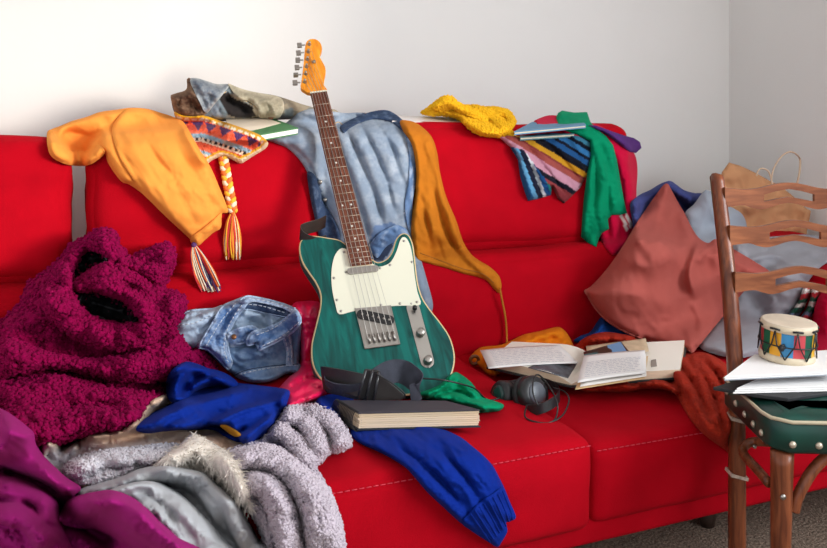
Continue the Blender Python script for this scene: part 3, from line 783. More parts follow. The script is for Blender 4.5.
for k in range(8):
    a = vang-.45+2*PI*k/8
    m.tube([dp(a, H-.010), dp(a+.10, H*.5), dp(a+PI/8, .010)], .0014, 6); m.tube([dp(a+PI/8, .010), dp(a+PI/4-.10, H*.5), dp(a+PI/4, H-.010)], .0014, 6)
    m.tube([dp(a-.18, H-.007, R0+.0035), dp(a, H-.006, R0+.004), dp(a+.18, H-.007, R0+.0035)], .0022, 6)
m.tube([dp(2*PI*k/64, H*.47, R0+.0035) for k in range(64)], .0013, 6, closed=True)
tag(m.build('lacing_cord', M_black, drum, True), 'black zigzag cord')
m = MB(); kn = dp(vang-.16, H*.47, R0+.004)
for k in range(5): m.tube([kn+Vector((random.uniform(-.006, .006), random.uniform(-.004, .002), random.uniform(-.005, .005))) for _ in range(4)], .0026, 7)
m.build('cord_knot', M_black, drum, True)

BASES[:] = [b for b in BASES if b[0] not in ('chair_seat', 'black_folder', 'paper_stack', 'notebook')]
# ================================================================== clothes along the sofa back
DEN = (126, 150, 176)
M_denim = fabric('washed blue denim', (104, 128, 158), .85, .04, 900, .5, .22, 16, kind='noise', fleck=((176, 192, 208), 26, .75))
M_denim_d = fabric('dark blue denim', (52, 68, 96), .85, .03, 900, .5, .3, 22, fleck=((120, 138, 164), 60, .35))
M_denim_p = fabric('pale grey blue denim', (138, 152, 172), .85, .04, 900, .45, .16, 10, fleck=((196, 204, 214), 22, .6))
M_stit = plain('tan jean stitching', (196, 164, 118), .8)
M_stitw = plain('pale jean stitching', (190, 198, 208), .8)

# ---- washed denim jacket lying along the top, inside out sleeve to the left
def kcol(X, Y, ed, D):
    c = np.ones((len(X), 3))
    kh, bl, br, dk = L3((176, 164, 142)), L3((124, 134, 146)), L3((88, 60, 46)), L3((46, 42, 42))
    q = fbm(X/9, Y/7, 3, 3)
    c[:] = kh; 
    t = np.clip((236-X)/16+ (q-.5)*2, 0, 1)[:, None]; c = c*(1-t)+bl*t
    t = np.clip((q-.52)*7, 0, .8)[:, None]; c = c*(1-t)+L3((120, 136, 142))*t
    k = in_poly(X, Y, [(169,94),(186,86),(187,79),(196,78),(196,90),(205,104),(206,114),(175,116)]); c[k] = br*(.6+.8*q[k])[:, None]
    k = in_poly(X, Y, [(218,94),(228,92),(233,98),(238,100),(252,106),(256,117),(238,118),(228,115),(222,104)]); c[k] = dk
    return c
jk = drape('denim_jacket', 'washed khaki and blue denim jacket crumpled along the sofa top left of the guitar head', 'jacket',
    [(171,97),(175,94),(187,90),(188,80),(195,78),(207,81),(216,84),(228,84),(236,87),(245,90),(260,93),(273,95),(287,99),(305,105),(318,108),(336,110),(338,118),(318,120),(299,119),(273,120),(256,119.5),(238,121),(204,121),(182,120),(174,112)],
    fabric('washed khaki denim', (255, 255, 255), .9, .03, 700, .55, .2, 30, vcol=True), D=.07, R=10, back=.12, res=1.7,
    folds=[(.022,3.5,[(190,84),(196,96),(203,108)],1), (.02,3,[(208,112),(219,98),(228,90)],-1), (-.035,5,[(222,98),(236,104),(252,113)]), (.022,4,[(232,90),(242,100),(256,108),(262,118)],1), (.014,4,[(262,96),(272,108),(276,120)],1), (.012,4,[(284,101),(290,112),(292,122)]), (-.02,5,[(180,98),(190,104),(200,112)]), (.012,3,[(172,100),(180,94),(186,92)])],
    wr=[(.012,9,1.6,60)], color=kcol)
drape('cuff', 'brown turned cuff', None, [(170.5,97),(175,93.5),(186,89.5),(187,79),(191,79),(193,90),(199,100),(206,112),(200,117),(186,117),(176,113)], fabric('brown worn denim', (255, 255, 255), .95, .0, 500, .6, .1, 40, vcol=True), D=.022, R=3, res=1.3, tent=4, parent=jk.o, back=.03, color=wear((70, 46, 36), (150, 120, 96), .9, 1.6), wr=[(.008,5,1.5,40)])
drape('yoke', 'blue grey panel', None, [(190,80),(196,78),(207,81),(217,84),(229,84.5),(224,93),(214,105),(206,113),(199,101),(194,91)], fabric('blue grey denim', (255, 255, 255), .95, .0, 500, .6, .1, 40, vcol=True), D=.022, R=2.5, res=1.3, tent=4, parent=jk.o, back=.03, color=wear((98, 108, 122), (178, 182, 182), .9, 1.6), tubes=[(.012,4,[(198,82),(206,94),(210,106)]), (.012,4,[(208,84),(214,94),(216,102)])])
drape('front_edge', 'khaki panel', None, [(228,84),(237,87),(246,90),(260,93),(274,95.5),(282,99),(284,108),(279,118),(266,119),(259,117),(257,108),(248,101),(238,98)], fabric('khaki denim', (255, 255, 255), .95, .0, 500, .6, .1, 40, vcol=True), D=.02, R=2.5, res=1.3, tent=4, parent=jk.o, back=.03, color=wear((150, 142, 122), (206, 196, 172), .8, 2), tubes=[(.012,5,[(246,92),(260,102),(266,116)]), (.012,5,[(262,94),(274,104),(278,116)])])
seam(jk, 'stitching', [[(205,112),(212,104),(219,97),(227,91)], [(236,90),(246,101),(258,108)], [(262,97),(271,108),(274,118)]], M_stit, .0011, dash=(2,1))
m = MB(); m.lathe([(.009, 0), (.009, .003), (.005, .005)], jk.front(271, 116, .004) or atW(271,116,2.2), -FWD, 14); m.build('button', plain('brown button', (96, 60, 40), .5), jk.o, True)

# ---- light blue jeans over the back, behind the guitar neck
def jcol(X, Y, ed, D):
    q = fbm(X/14, Y/10, 12, 3); c = np.ones((len(X), 3)); 
    lt, md = L3((178, 188, 200)), L3((134, 150, 170))
    t = np.clip((q-.35)*1.4+.5*(fbm(X/1.8, Y/1.4, 19, 2)-.5), 0, 1)[:, None]; c = md*(1-t)+lt*t
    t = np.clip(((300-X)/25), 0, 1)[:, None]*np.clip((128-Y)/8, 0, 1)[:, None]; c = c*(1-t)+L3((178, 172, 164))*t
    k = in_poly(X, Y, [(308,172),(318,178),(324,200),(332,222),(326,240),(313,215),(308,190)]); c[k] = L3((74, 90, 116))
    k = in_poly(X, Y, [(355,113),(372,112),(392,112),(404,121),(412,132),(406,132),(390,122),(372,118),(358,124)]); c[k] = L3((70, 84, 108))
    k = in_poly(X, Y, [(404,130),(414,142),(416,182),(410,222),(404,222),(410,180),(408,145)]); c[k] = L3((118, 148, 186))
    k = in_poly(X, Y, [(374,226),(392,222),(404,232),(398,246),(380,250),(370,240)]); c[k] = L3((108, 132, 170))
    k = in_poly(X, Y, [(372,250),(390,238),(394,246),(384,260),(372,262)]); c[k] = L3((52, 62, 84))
    return c
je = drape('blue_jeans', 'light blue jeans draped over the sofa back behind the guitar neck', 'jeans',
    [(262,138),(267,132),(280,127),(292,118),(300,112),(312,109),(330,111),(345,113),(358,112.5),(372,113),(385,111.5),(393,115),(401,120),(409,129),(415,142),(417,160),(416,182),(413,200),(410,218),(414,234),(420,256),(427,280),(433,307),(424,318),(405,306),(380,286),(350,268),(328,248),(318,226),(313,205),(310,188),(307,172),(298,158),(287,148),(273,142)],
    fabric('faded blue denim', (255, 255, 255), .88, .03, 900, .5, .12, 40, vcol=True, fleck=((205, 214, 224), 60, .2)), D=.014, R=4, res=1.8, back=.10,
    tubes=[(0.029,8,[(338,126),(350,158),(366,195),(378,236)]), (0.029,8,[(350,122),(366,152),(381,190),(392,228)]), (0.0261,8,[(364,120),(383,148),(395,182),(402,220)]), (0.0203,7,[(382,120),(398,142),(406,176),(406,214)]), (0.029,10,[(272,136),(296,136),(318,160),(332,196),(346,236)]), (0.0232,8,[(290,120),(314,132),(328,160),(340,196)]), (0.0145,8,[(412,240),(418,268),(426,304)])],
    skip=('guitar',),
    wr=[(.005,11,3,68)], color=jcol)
M_denim_m = fabric('mid blue denim', (96, 124, 164), .88, .03, 900, .5, .2, 26, fleck=((186, 200, 218), 36, .6))
drape('waistband', 'darker blue waistband', [(340,127),(348,121),(357,117),(372,111.5),(388,110.5),(401,118.5),(410,129),(404,132),(392,122.5),(376,119),(362,122),(350,128),(344,133)] and None, [(340,127),(348,121),(357,117),(372,111.5),(388,110.5),(401,118.5),(410,129),(404,132),(392,122.5),(376,119),(362,122),(350,128),(344,133)], M_denim_d, D=.010, R=2.5, res=1.5, tent=6, parent=je.o, skip=('guitar',), back=.02)
drape('side_panel', None, None, [(403,125),(410,130),(415,142),(417.3,160),(416.3,182),(412.5,203),(414,233),(408,229),(404.5,205),(408.5,180),(409,155),(406,138)], M_denim_m, D=.008, R=2.5, res=1.5, tent=6, parent=je.o, back=.0)
drape('cuff', 'dark blue turned cuff', None, [(307.5,172),(316,177),(321,198),(331,214),(340,236),(336,246),(322,243),(314,215),(309,190)], M_denim_d, D=.014, R=3, res=1.5, tent=6, parent=je.o, back=.0, wr=[(.006,7,1.5,20)])
drape('hem', 'frayed blue hem', None, [(370,246),(378,234),(388,228),(398,225),(408,231),(409,240),(398,241),(386,247),(377,258)], M_denim_m, D=.014, R=3, res=1.5, tent=6, parent=je.o, back=.0, wr=[(.008,6,1.5,20)])
seam(je, 'stitching', [[(343,129),(356,121),(370,117.5),(385,118),(394,121)], [(404,126),(409,146),(409.5,170),(407,196),(404,214)], [(407.5,126),(412.5,146),(413,170),(410.5,196),(407,216)]], M_stitw, .0012, dash=(2,1))
seam(je, 'waistband_stitching', [[(331,128),(338,122),(346,127),(354,125),(362,116)], [(362,116),(366,113.5),(372,114)]], M_stit, .0013)
# ---- green folder with a cream sheet
def quadY(c): return [atY(*p) for p in c]
m = MB(); Q = quadY([(228,133.5,2.07),(298,131.5,2.09),(298,127.5,2.11),(268,118.5,2.27),(225,119,2.27)])
top = quadY([(226,134,2.06),(260,134.5,2.05),(298.5,127.8,2.09),(271,117.5,2.26),(226,119,2.26)]); 
M_folder = plain('green card', (66, 128, 76), .6, var=.1)
fo = empty('green_folder', sum(top, Vector())/5, 'green folder with white pages lying on the sofa top beside the striped hat', 'folder')
nz = (top[1]-top[0]).cross(top[4]-top[0]).normalized(); nz = nz if nz.z > 0 else -nz
m.v = []; m.f = []
m.prism(top, -nz*.0025); m.build('front_cover', M_folder, fo, base=True)
m = MB(); c = sum(top, Vector())/5; m.prism([c+(p-c)*.985-nz*.0027 for p in top], -nz*.011); m.build('page_block', M_paper, fo, base=True)
m = MB(); m.prism([p-nz*.0138 for p in top], -nz*.0025); m.build('back_cover', M_folder, fo, base=True)
m = MB(); Q = [p+nz*.0025 for p in (atY(226,120,2.24), atY(264,118.3,2.24), atY(281,124,2.17), atY(252,131.5,2.10), atY(228,130,2.10))]; m.prism(Q, -nz*.0012)
o = m.build('paper_sheet', plain('cream sheet', (222, 208, 188), .8, var=.06, vscale=8), base=True); tag(o, 'cream sheet of paper lying on the green folder on the sofa top', 'paper')

m = MB()
for x, y in ((320, 182), (325, 200)):
    p = je.front(x, y, .003)
    if p: m.lathe([(.006, 0), (.006, .002), (.003, .0035)], p, -FWD, 12)
m.build('jean_button', M_nickel, je.o, True)
P = [atW(x, y, w) for x, y, w in ((326,241,2.02),(316,243,2.0),(305,239,1.99),(300,232,1.99),(306,228.5,2.0),(318,225,2.02),(326,221,2.04))]
m = MB(); m.strip(spline(P, n=5), (0, -.008, .030), -FWD, .004); tag(m.build('leather_belt', plain('black brown leather', (40, 30, 26), .45, var=.3), bevel=.001), 'dark leather belt end looped beside the upper left guitar horn', 'belt')

# ---- mustard trousers
M_must = fabric('mustard cotton', (182, 108, 28), .85, .06, 600, .3, .16, 12)
mu = drape('mustard_trousers', 'mustard yellow garment hanging over the sofa back right of the jeans', 'clothing',
    [(400,121),(408,120.5),(418,124),(431,136),(437,152),(440,172),(446,196),(456,220),(463,241),(471,254),(480,261),(490,267),(499,276),(501.5,286),(499,293),(493,288),(487,281),(478,277),(463,273.5),(446,268),(431,264),(418,259),(413,247),(411,230),(413,205),(416,180),(415,160),(411,143),(403,131)],
    M_must, D=.013, R=4, res=1.8,
    tubes=[(0.0261,8,[(404,122),(418,142),(426,172),(431,208),(438,244)]), (0.029,9,[(416,124),(433,150),(444,192),(458,236),(480,262)]), (0.0232,7,[(412,150),(418,185),(419,222),(424,256)]), (0.0203,7,[(438,180),(449,214),(466,250),(490,272)]), (0.0203,6,[(426,190),(436,226),(452,258)])], skip=('guitar',),
    wr=[(.005,8,3.2,66)])
seam(mu, 'hem_stitching', [[(420,253),(440,260.5),(462,268.5),(482,273.5),(494,283)]], plain('dark mustard thread', (140, 84, 14), .8), .0010)
P = [atY(500,289,1.985), atY(502,300,1.985), atY(505,315,1.99), atY(506.5,330,1.995), atY(507,347,1.99)]
m = MB(); m.tube(spline(P, n=6), .0042, 8, flat=.6); tag(m.build('drawstring', fabric('mustard cord', (176, 112, 40), .9), mu.o, True), 'thin hanging mustard cord')

# ---- white boxed board and yellow scarf
top = quadY([(392,121,2.19),(462,123.5,2.19),(460,117.5,2.33),(392,115,2.33)]); nz = Vector((0, 0, 1))
m = MB(); m.prism(top, (0, 0, -.014)); o = m.build('white_book', plain('white cover', (228, 222, 218), .55), bevel=.002, base=True); tag(o, 'thin white book lying flat on the sofa top under the yellow scarf', 'book')
M_yel = fabric('yellow fluffy knit', (244, 188, 36), .95, .12, 260, .7, .12, 30, dist=.005, sheen_tint=(255, 220, 90))
ye = drape('yellow_scarf', 'fluffy yellow scarf bundled on the sofa top beside the blue book', 'scarf',
    [(420,113),(424,110),(431,105),(436,102),(443,96.5),(451,96),(457,101),(462,105),(475,105),(485,107),(495,107),(508,110),(515,118),(516,122),(512,129),(516,134),(512,139),(504,139),(497,137),(482,135.5),(469,129),(458,119),(443,116),(430,116)],
    M_yel, D=.035, R=7, res=1.6, back=.09,
    tubes=[(0.0435,6,[(426,111),(440,101),(454,103),(468,112),(482,120)]), (0.0406,6,[(450,112),(468,120),(486,130),(504,136)]), (0.0435,6,[(470,107),(486,112),(498,120),(508,132)]), (0.0377,5,[(494,110),(508,114),(512,122),(506,130)]), (0.029,4,[(440,112),(456,116),(470,126),(486,133)])])
yel2 = drape('scarf_loop', None, None, [(432,106),(440,98),(448,96.5),(457,101.5),(466,106),(478,111),(488,118),(484,122),(472,117),(460,112),(450,109),(440,111)], M_yel, D=.03, R=6, res=1.6, tent=8, parent=ye.o, back=.04)
blobs(ye, 'pile', 3600, .0030, M_yel, seed=4); blobs(yel2, 'pile', 1400, .0030, M_yel, seed=5)

# ---- crimson track jacket, striped shirt, green T-shirt, purple cloth, books
M_crim = None and fabric('crimson jersey', (190, 8, 44), .8, .06, 600, .25, .12, 12)
def ccol(X, Y, ed, D):
    c = np.ones((len(X), 3)); c[:] = L3((196, 6, 56))
    for pl in (((619,213),(622,213),(629,229),(626,231)), ((624.5,213),(627.5,213),(633,226),(630.5,229))): c[in_poly(X, Y, pl)] = L3((235, 226, 222))
    return c
cj = drape('crimson_jacket', 'crimson jacket with two white stripes hanging over the right end of the sofa back', 'jacket',
    [(534,122),(540,118),(548,115.5),(557,115.5),(570,118),(587,122),(598,125),(613,133),(626,142),(635,155),(637.5,170),(636.5,190),(636,212),(633,232),(626,245),(615,255),(608,251),(600,236),(590,200),(575,150),(560,130),(545,128)],
    fabric('crimson jersey pattern', (255, 255, 255), .8, .04, 600, .25, .1, 12, vcol=True), D=.02, R=5, capx=2.3, res=1.8, back=.09, color=ccol,
    tubes=[(0.0261,6,[(606,134),(622,160),(629,196),(627,236)]), (0.0232,6,[(620,140),(633,164),(634,200),(631,226)]), (0.0203,5,[(600,160),(612,200),(616,244)])], wr=[(.004,9,3,75)])
def scol(X, Y, ed, D):
    n = (.563, -.827); s = (X-540)*n[0]+(Y-165)*n[1]; u = (X-505)*.827+(Y-139)*.563
    s = s-(u-40)*.05+1.2*(fbm(X/9, Y/9, 4, 2)-.5)
    bands = [(-99,(40,96,150)),(-30,(26,30,52)),(-26,(56,120,170)),(-22,(26,30,50)),(-19,(150,60,66)),(-11,(166,72,76)),(-8.5,(28,28,44)),(-3.5,(232,168,190)),(5,(186,92,84)),(10.5,(150,60,60)),(12.2,(236,172,44)),(17.2,(24,26,38)),(24,(40,96,156)),(29,(24,28,44)),(32,(60,130,190)),(37,(20,24,40)),(41,(70,140,170)),(45,(26,30,50))]
    c = np.zeros((len(X), 3))
    for lo, col in bands: c[s >= lo] = L3(col)*.66
    fl = in_poly(X, Y, [(508,146),(524,150),(540,172),(553,190),(552,196),(538,199),(528,201),(520,178)])
    t = ((X-515)*.9-(Y-150)*.35)
    for lo, hi, col in ((-9,0,(30,90,140)),(0,4,(90,150,190)),(4,9,(22,26,46)),(9,12,(200,206,214)),(12,17,(26,70,120)),(17,40,(20,110,110)),(-40,-9,(24,28,48))): c[fl & (t >= lo) & (t < hi)] = L3(col)
    return c
ss = drape('striped_shirt', 'multicoloured diagonally striped shirt hanging under the blue book on the sofa back', 'shirt',
    [(499,137),(508,135.5),(520,136),(538,134),(552,133),(564,133),(578,136),(587,139),(592,141),(591,155),(587.5,174),(580,188),(572,196),(564,203.5),(558,199),(552,187),(551,195),(538,199),(528,201),(524,190),(520,176),(518,160),(510,147)],
    fabric('striped cotton', (255, 255, 255), .85, .04, 600, .3, .06, 20, vcol=True), sharp=True, D=.012, R=3, res=1.15, tent=30, color=scol,
    tubes=[(0.0232,6,[(512,142),(522,158),(530,180),(534,198)]), (0.02175,6,[(512,140),(530,158),(546,178),(562,200)]), (0.0174,6,[(530,140),(548,160),(566,184),(574,192)]), (0.0174,6,[(552,137),(568,154),(584,174)]), (0.0174,5,[(520,150),(538,168),(546,192)])], wr=[(.004,7,2.0,40)])
M_grn = fabric('green jersey', (0, 136, 94), .8, .06, 600, .25, .14, 12)
gt = drape('green_t_shirt', 'green T-shirt hanging over the sofa back between the striped shirt and the crimson jacket', 't-shirt',
    [(556,118),(558,113),(562,110.5),(574,112.5),(587,112),(590.5,122),(597,129),(606,136),(613,145),(617,160),(620,178),(624,200),(627,213),(620,215),(612,215),(608,219),(609,229),(602,233),(599,238),(596.5,247),(588,243),(581,237),(582,220),(584,196),(587,174),(591,155),(590,141),(578,135),(566,131),(559,126)],
    M_grn, sharp=True, D=.016, R=4, res=1.7, back=.09,
    tubes=[(0.0232,6,[(588,134),(600,156),(603,190),(600,228)]), (0.02175,6,[(596,132),(610,156),(615,190),(616,212)]), (0.0203,5,[(590,150),(591,180),(588,212),(586,240)]), (0.0203,5,[(606,140),(617,168),(623,206)]), (0.0203,4,[(559,114),(572,117),(588,116)]), (0.0174,4,[(562,122),(576,124),(588,122)]), (0.0174,5,[(592,206),(594,224),(594,242)])], wr=[(.004,8,3,80)])
M_pur = fabric('purple jersey', (84, 46, 112), .85, .06, 600, .25, .14, 12)
pc = drape('purple_cloth', 'dark purple cloth draped at the far right corner of the sofa top', 'cloth',
    [(588,125),(596,125.5),(606,129),(614,132),(626,136),(634,138),(640,142),(641.5,148),(636,153),(630,152),(624,148),(614,140),(604,133)],
    M_pur, sharp=True, D=.018, R=4, res=1.5, back=.07, tubes=[(.022,4,[(592,127),(612,134),(632,144)]), (.022,4,[(610,131),(626,138),(639,148)]), (.018,3.5,[(606,136),(622,144),(634,152)])], wr=[(.006,7,2,30)])
def topbook(name, label, front, rear, th, mat):
    """front/rear: (px, py, Y) ends of the upper front and rear edges"""
    A, B = [atY(*p) for p in front]; Dd, Cc = [atY(*p) for p in rear]; Q = [A, B, Cc, Dd]; up = (B-A).cross(Dd-A).normalized(); up = up if up.z > 0 else -up
    c = sum(Q, Vector())/4; root = empty(name, c-up*th, label, 'book'); k = .003
    for nm, s, a, b, mm in (('front_cover', 1, 0, k, mat), ('page_block', .982, k, th-k, M_page), ('back_cover', 1, th-k, th, mat)):
        m = MB(); m.hexa([c+(p-c)*s-up*b for p in Q], [c+(p-c)*s-up*a for p in Q]); m.build(nm, mm, root, base=True)
M_bblue = plain('dusty blue cover', (86, 134, 168), .6, var=.08)
topbook('book', 'lower teal edged book beneath the blue book on the sofa top', [(520,137,2.10),(574,133.5,2.11)], [(520,131,2.26),(584,127.5,2.27)], .010, plain('teal grey cover', (74, 120, 128), .6))
topbook('book', 'dusty blue hardback book on top of the pair on the sofa back', [(514,131.5,2.06),(586,124.6,2.07)], [(532,122,2.23),(581,119.5,2.25)], .010, M_bblue)

# ---- crochet hat and orange shirt
HT = [(176,113),(182,115.5),(192,116.5),(204,116),(216,119.5),(233,125),(250,131),(261,136),(268,143)]
def hcol(X, Y, ed, D):
    d, sg, t = seg_field(X, Y, HT); P = np.array(HT, float); tot = np.hypot(*(P[1:]-P[:-1]).T).sum(); u = t*tot
    c = np.zeros((len(X), 3)); 
    seq = [(0,(222,160,34)),(2.0,(250,236,204)),(4.6,(244,98,66)),(15.5,(238,122,92)),(17,(150,176,192)),(21,(60,44,44)),(24,(236,204,178)),(25.5,(226,92,62)),(31,(232,112,80)),(33.5,(150,178,196)),(36.5,(236,214,190)),(38.5,(222,80,54)),(45,(232,168,46))]
    for lo, col in seq: c[d >= lo] = L3(col)
    tri = (d > 5.5) & (d < 14.5); ph = (u % 15)/15; k = tri & (np.abs(ph-.5) < .42*(14.5-d)/9); c[k] = L3((92, 60, 110))
    k = (d >= 21) & (d < 24) & ((u % 5.5) < 2.4); c[k] = L3((236, 204, 178))
    ck = (d >= 2) & (d < 4.6) & ((u % 7) < 2.2); c[ck] = L3((224, 166, 60))
    lo = [(206,164),(212,159),(221,155),(230,157),(240,162),(252,156.5),(262,150.5),(268,144)]
    dl = seg_field(X, Y, lo)[0]; c[dl < 2.6] = L3((238, 216, 176)); k = (dl >= 2.6) & (dl < 4.8); c[k] = L3((228, 164, 40))
    return c
hat = drape('crochet_hat', 'colourful striped crochet hat with braids tucked beside the orange shirt', 'hat',
    [(174,113),(182,115.3),(192,116.3),(204,115.5),(216,119.2),(233,124.6),(250,130.6),(261,135.6),(268,142.5),(266.5,147.5),(262,151),(252,157),(246,161),(240,163.5),(230,158.5),(222,156.5),(212,160.5),(204,166),(196,158),(186,140)],
    fabric('crochet wool', (255, 255, 255), .95, .07, 330, .8, .1, 60, vcol=True, kind='cell', dist=.004), D=.035, R=5, res=1.15, back=.07, color=hcol, fuzz=(.0035, 2.4),
    folds=[(.012,3,[(178,114),(216,120),(250,131),(266,140)]), (.008,2.5,[(206,134),(226,140),(250,150)],1), (-.01,3,[(206,140),(218,146),(236,152)])])
WOOL = [(236, 120, 60), (240, 186, 60), (238, 224, 196), (96, 62, 112), (214, 60, 70), (60, 66, 110)]
M_wool = [fabric('wool %d' % i, c, .95, .09, 500, .4) for i, c in enumerate(WOOL)]
def braid(path, rad, name='braid'):
    P = spline(path, n=10); n = len(P); m = bpy.data.objects.new(name, None)
    o = None
    for s in range(3):
        b = MB(); Q = []
        for i, p in enumerate(P):
            a = 2*PI*(i/n*4.2+s/3); Q.append(p+RIGHT*math.cos(a)*rad*.62-FWD*(math.sin(2*a)*rad*.35)+Vector((0, 0, .0)))
        b.tube(Q, rad*.62, 8)
        if o is None: o = b.build(name, M_wool[(1, 0, 2)[s]], hat.o, True)
        else: b.build('strand', M_wool[(1, 0, 2)[s]], o, True)
    return o
def tassel(top, tip, spread, cols, cnt, seed):
    rnd = random.Random(seed); per = {}
    for i in range(cnt):
        k = rnd.choice(cols); a = rnd.uniform(-1, 1); b = rnd.uniform(0, 1)
        p0 = Vector(top)+RIGHT*a*.003; p3 = Vector(tip)+RIGHT*a*spread+Vector((0, 0, rnd.uniform(-.008, .010)))-FWD*b*.012
        p1 = p0.lerp(p3, .25)+RIGHT*a*spread*.35-FWD*b*.007; p2 = p0.lerp(p3, .65)+RIGHT*(a*spread*.3+rnd.uniform(-.003, .003))-FWD*b*.010
        per.setdefault(k, MB()).tube(spline([p0, p1, p2, p3], n=4), .0016, 5)
    o = None
    for k, mb in per.items():
        if o is None:
            o = mb.build('tassel', M_wool[k], hat.o, True)
        else: mb.build('yarn', M_wool[k], o, True)
    m = MB(); t = Vector(top); m.lathe([(.004, -.006), (.0065, -.002), (.006, .003), (.003, .007)], t, (0, 0, 1), 12); m.build('knot', M_wool[cols[0]], o, True)
def onback(x, y, lift=.02): return atY(x, y, 0) if False else None
def hitp(x, y, lift=.012, **k):
    best = None; d = ray(x, y); dn = d.normalized()
    for nm, b in BASES:
        h = b.ray_cast(EYEP, dn)
        if h[3] is not None and (best is None or h[3] < best): best = h[3]
    w = best/d.length if best else 2.2
    return EYEP+d*(w-lift)
braid([hitp(223,157,.008), hitp(225.5,170), hitp(228,185), hitp(231,200), hitp(232.5,211)], .0105)
tassel(hitp(232.5,212,.012), hitp(233,256,.006), .019, [0, 1, 1, 2, 0, 4], 72, 3)
M_org = fabric('orange jersey', (236, 150, 66), .85, .07, 500, .3, .08, 12)
osw = drape('orange_shirt', 'light orange knit shirt slung over the sofa back in front of the hat', 'shirt',
    [(47.5,132),(53,128.5),(60,126),(72,121),(86,117),(100,112),(115,109.8),(130,107.8),(145,108.6),(160,112.5),(175,117.5),(184,122.5),(192,136),(200,150),(210,166),(218,184),(228,210.5),(221.5,214),(220.5,228),(214,232),(206,239),(197.5,246),(191,240),(179,229),(165,216),(152,203),(140,192),(129,184.5),(122,182),(115,174),(108,163),(104.5,154),(98,160),(86,165.5),(68,164.5),(54,158.5),(48.5,150),(47,140)],
    M_org, crisp=.4, D=.022, R=5, res=1.8, back=.09,
    folds=[(-.10,7,[(60,138),(74,138),(88,143),(100,149)])], tubes=[(0.0203,12,[(56,128),(84,124),(112,118),(130,112)]), (0.0203,9,[(104,118),(110,140),(120,165),(134,184)])],
    wr=[(.006,16,2.6,48)])
drape('sleeve', None, None, [(47,133),(52,130),(57,137),(61,146),(70,151),(84,150.5),(93,147),(99,145),(105,152),(98,160),(86,165.8),(68,164.8),(54,158.8),(48.2,150)], M_org, D=.022, R=6, res=1.6, tent=10, parent=osw.o, back=.03)
drape('front_panel', None, None, [(112,133),(116,120),(128,109),(145,108.5),(160,112.5),(175,117.5),(184,122.5),(192,136),(200,150),(210,166),(218,184),(228,210.5),(221.5,214),(220.5,228),(214,232),(206,239),(197.5,246),(191,240),(179,229),(165,216),(152,203),(142,193),(132,178),(120,158)], M_org, crisp=.4, D=.013, R=4, res=1.7, tent=10, parent=osw.o, back=.03,
    tubes=[(0.01885,13,[(122,122),(138,150),(160,182),(190,226)]), (0.0203,12,[(140,114),(162,145),(186,180),(206,222)]), (0.0174,11,[(162,116),(182,142),(202,174),(216,206)]), (0.0145,8,[(126,138),(140,168),(160,196)])], wr=[(.004,12,2.6,48)])
drape('hem', None, None, [(196,246.5),(190,239),(202,229),(213,220),(221,213),(221.5,220),(220.5,228),(213,233),(205,240)], M_org, D=.010, R=2.5, res=1.5, tent=4, parent=osw.o, back=0)
tassel(hitp(194,245,.014), hitp(212,288,.006), .022, [3, 2, 4, 2, 5, 0, 3], 96, 5)
# ================================================================== things on the seat, back to front
# ---- right end: hoodie, paper bag, pillows, knitted scarf
M_bag = fabric('brown kraft paper', (196, 144, 104), .8, 0, 60, .25, .1, 8, dist=.004)
bg_ = drape('paper_bag', 'brown paper shopping bag with twisted handles behind the pillows', 'bag',
    [(706,215),(716,190),(722,172),(729,162.5),(741,166),(757,173.5),(771,181.5),(779,185),(793,196),(805,207.5),(811,211),(809,222),(807,231),(806,246),(780,262),(740,262),(712,240)],
    M_bag, crisp=.5, D=.03, R=3, yv=2.24, capx=2.37, back=.03, backz=.5, sharp=True, only=('none',),
    folds=[(.02,8,[(738,166),(744,190),(748,216)],1), (.016,6,[(770,184),(760,200),(742,214)],-1), (.014,7,[(778,188),(786,206),(790,228)],1), (.012,6,[(730,200),(756,206),(782,200)])], wr=[(.014,16,1.2,30)])
def handle(pts, parent): 
    m = MB(); m.tube(spline([atW(*p) for p in pts], n=8), .0032, 7, flat=.8); m.build('handle', plain('paper cord', (206, 178, 150), .8), parent, True)
handle([(756.5,176,2.74),(758,171,2.74),(762,168.5,2.74),(768,171,2.74),(771,178,2.74),(772,185,2.74)], bg_.o)
handle([(771,180,2.76),(774,168,2.77),(781,157,2.77),(789,152,2.77),(796,154,2.77),(800,160,2.86),(799.5,172,2.77),(797,184,2.77)], bg_.o)
M_hood = fabric('blue fleece', (66, 74, 130), .9, .09, 500, .3, .2, 8)
ho = drape('blue_hoodie', 'blue fleece hoodie heaped behind the salmon pillow at the sofa end', 'hoodie',
    [(630,206),(634,199),(641,194),(650,190),(658,185),(666,181.5),(671,181),(677,185),(684,190),(694,193),(703,194),(708,205),(704,228),(690,250),(660,270),(628,268),(620,256),(625,245),(633,231)],
    M_hood, D=.05, R=7, yv=2.35, back=.09, backz=.6,
    tubes=[(.08,7,[(632,208),(648,200),(664,186),(678,188)]), (.08,7,[(634,224),(650,212),(664,200)]), (.08,7,[(668,182),(682,192),(696,204)]), (.08,7,[(632,242),(648,228),(662,212)])], wr=[(.012,8,2,-30)])
GREYB = (168, 176, 188)
M_gp = fabric('blue grey linen', (156, 164, 176), .9, .06, 600, .3, .08, 10)
M_gp2 = fabric('grey linen', (150, 150, 157), .9, .06, 600, .3, .08, 10)
